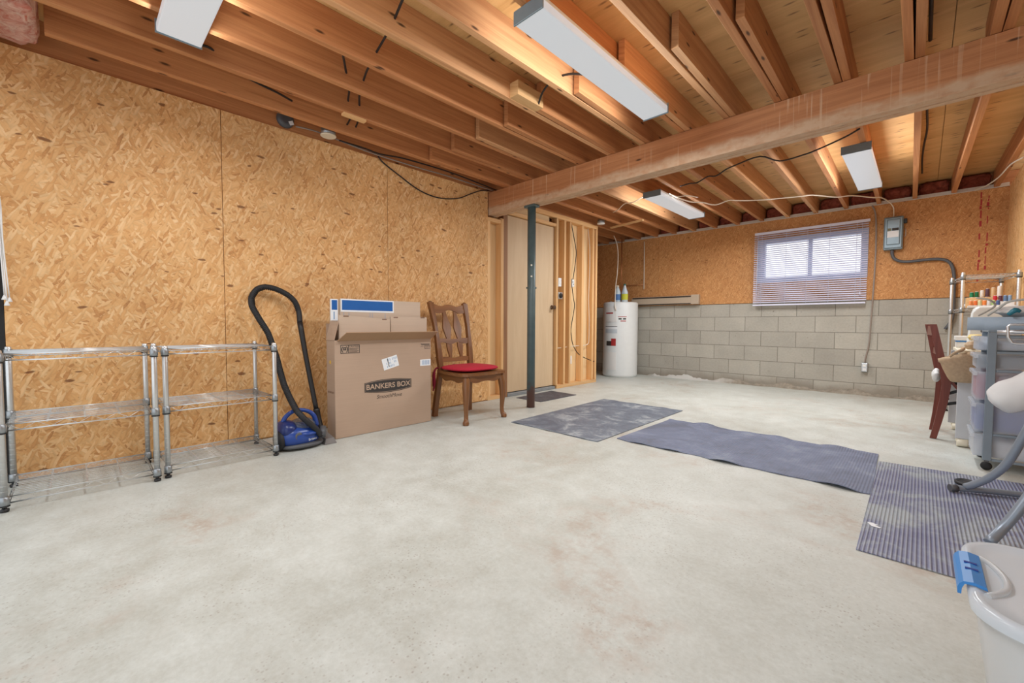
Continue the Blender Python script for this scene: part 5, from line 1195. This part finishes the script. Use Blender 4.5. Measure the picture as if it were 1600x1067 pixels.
bx = lambda i: (3.463+i, 4.065-i, 1.498+i, 1.892-i, 0.085-i*0.4)
m = loft([(0.002, bx(0.062)), (0.012, bx(0.055)), (0.16, bx(0.034)), (0.30, bx(0.016)), (0.325, bx(0.014)), (0.326, bx(0.004)), (0.333, bx(0.004))], M()); m.build('bin_body', BIN, t)
m = loft([(0.331, bx(0.001)), (0.345, bx(0.0)), (0.352, bx(0.003)), (0.354, bx(0.010)), (0.352, bx(0.016)), (0.348, bx(0.022)), (0.347, bx(0.05))], M(), False, True); m.build('lid', LIDM, t)
m = M(); pr = [(3.485, 0.3565), (3.470, 0.3595), (3.458, 0.357), (3.451, 0.349), (3.449, 0.335), (3.451, 0.312), (3.455, 0.312), (3.456, 0.332), (3.462, 0.3555)]
m.prism([(3.4885, 0.352), (3.486, 0.3585), (3.470, 0.3615), (3.457, 0.359), (3.4515, 0.352), (3.4495, 0.345), (3.4500, 0.334), (3.4550, 0.334), (3.4555, 0.345), (3.459, 0.3545), (3.470, 0.3558)], lambda u, v, d: Vector((u, d, v)), 1.612, 1.762); lt = m.build('latch_handle', LATCH, t)
m = M(); m.box(3.462, 3.480, 1.672, 1.678, 0.3595, 0.3622); m.build('latch_rib', BLUEPL, lt)
m = M(); m.box(3.462, 3.480, 1.702, 1.708, 0.3595, 0.3622); m.build('latch_rib', BLUEPL, lt)
m = M(); m.tube([(3.487, 1.78, 0.349), (3.503, 1.752, 0.350), (3.516, 1.70, 0.350), (3.513, 1.645, 0.350), (3.487, 1.60, 0.349)], 0.0055, 10, 5); m.build('lid_recess_ridge', BIN, t)
WORLD, EXPO, SIDE = 1.2, 0.2, 0.15
LAMPS = [('light_front', (2.10, 2.51, 2.175), 0.14, 1.2, 23), ('light_left', (1.40, 0.85, 2.175), 1.2, 0.14, 15), ('light_far_left', (1.285, 5.36, 2.175), 0.14, 1.2, 26), ('light_far_right', (2.975, 5.36, 2.175), 0.14, 1.2, 26)]

# ------------------------------------------------------------------ camera, light, world
cd = bpy.data.cameras.new('camera'); cam = bpy.data.objects.new('camera', cd); COL.objects.link(cam)
yaw, pit, rol, fpx = R(44.0864), R(-2.3422), R(0.2106), 660.2336
Fv = Vector((-math.sin(yaw)*math.cos(pit), math.cos(yaw)*math.cos(pit), math.sin(pit)))
Rv = Vector((math.cos(yaw), math.sin(yaw), 0)); Uv = Rv.cross(Fv)
R2 = Rv*math.cos(rol)+Uv*math.sin(rol); U2 = Uv*math.cos(rol)-Rv*math.sin(rol)
cam.matrix_world = Matrix(((R2.x, U2.x, -Fv.x, 3.386), (R2.y, U2.y, -Fv.y, 0.4677), (R2.z, U2.z, -Fv.z, 0.8365), (0, 0, 0, 1)))
cd.sensor_fit = 'HORIZONTAL'; cd.sensor_width = 36; cd.lens = fpx/1600*36; cd.clip_start = 0.05
scene.camera = cam
wd = bpy.data.worlds.new('world'); scene.world = wd; wd.use_nodes = True
bg = wd.node_tree.nodes['Background']; bg.inputs[0].default_value = (0.93, 0.96, 1.0, 1); bg.inputs[1].default_value = WORLD
def lamp(nm, loc, sx, sy, power, spread=170, col=(0.96, 0.985, 1.0)):
    ld = bpy.data.lights.new(nm, 'AREA'); ld.shape = 'RECTANGLE'; ld.size = sx; ld.size_y = sy; ld.energy = power; ld.spread = R(spread); ld.color = col
    o = bpy.data.objects.new(nm, ld); COL.objects.link(o); o.location = loc; return o
for nm, loc, sx, sy, p in LAMPS:
    lamp(nm, loc, sx, sy, p)
    for s in (-1, 1):      # the wrap-around sides of each diffuser shine sideways
        if sx < sy:
            o = lamp(nm+'_side', (loc[0]+s*(sx/2+0.035), loc[1], 2.212), 0.035, sy, p*SIDE); o.rotation_euler = (0, s*R(-90), 0)
        else:
            o = lamp(nm+'_side', (loc[0], loc[1]+s*(sy/2+0.035), 2.212), sx, 0.035, p*SIDE); o.rotation_euler = (s*R(90), 0, 0)
vs = scene.view_settings; scene.display_settings.display_device = 'sRGB'
vs.view_transform = 'Standard'; vs.look = 'None'; vs.exposure = EXPO; vs.gamma = 1.0; vs.use_curve_mapping = False
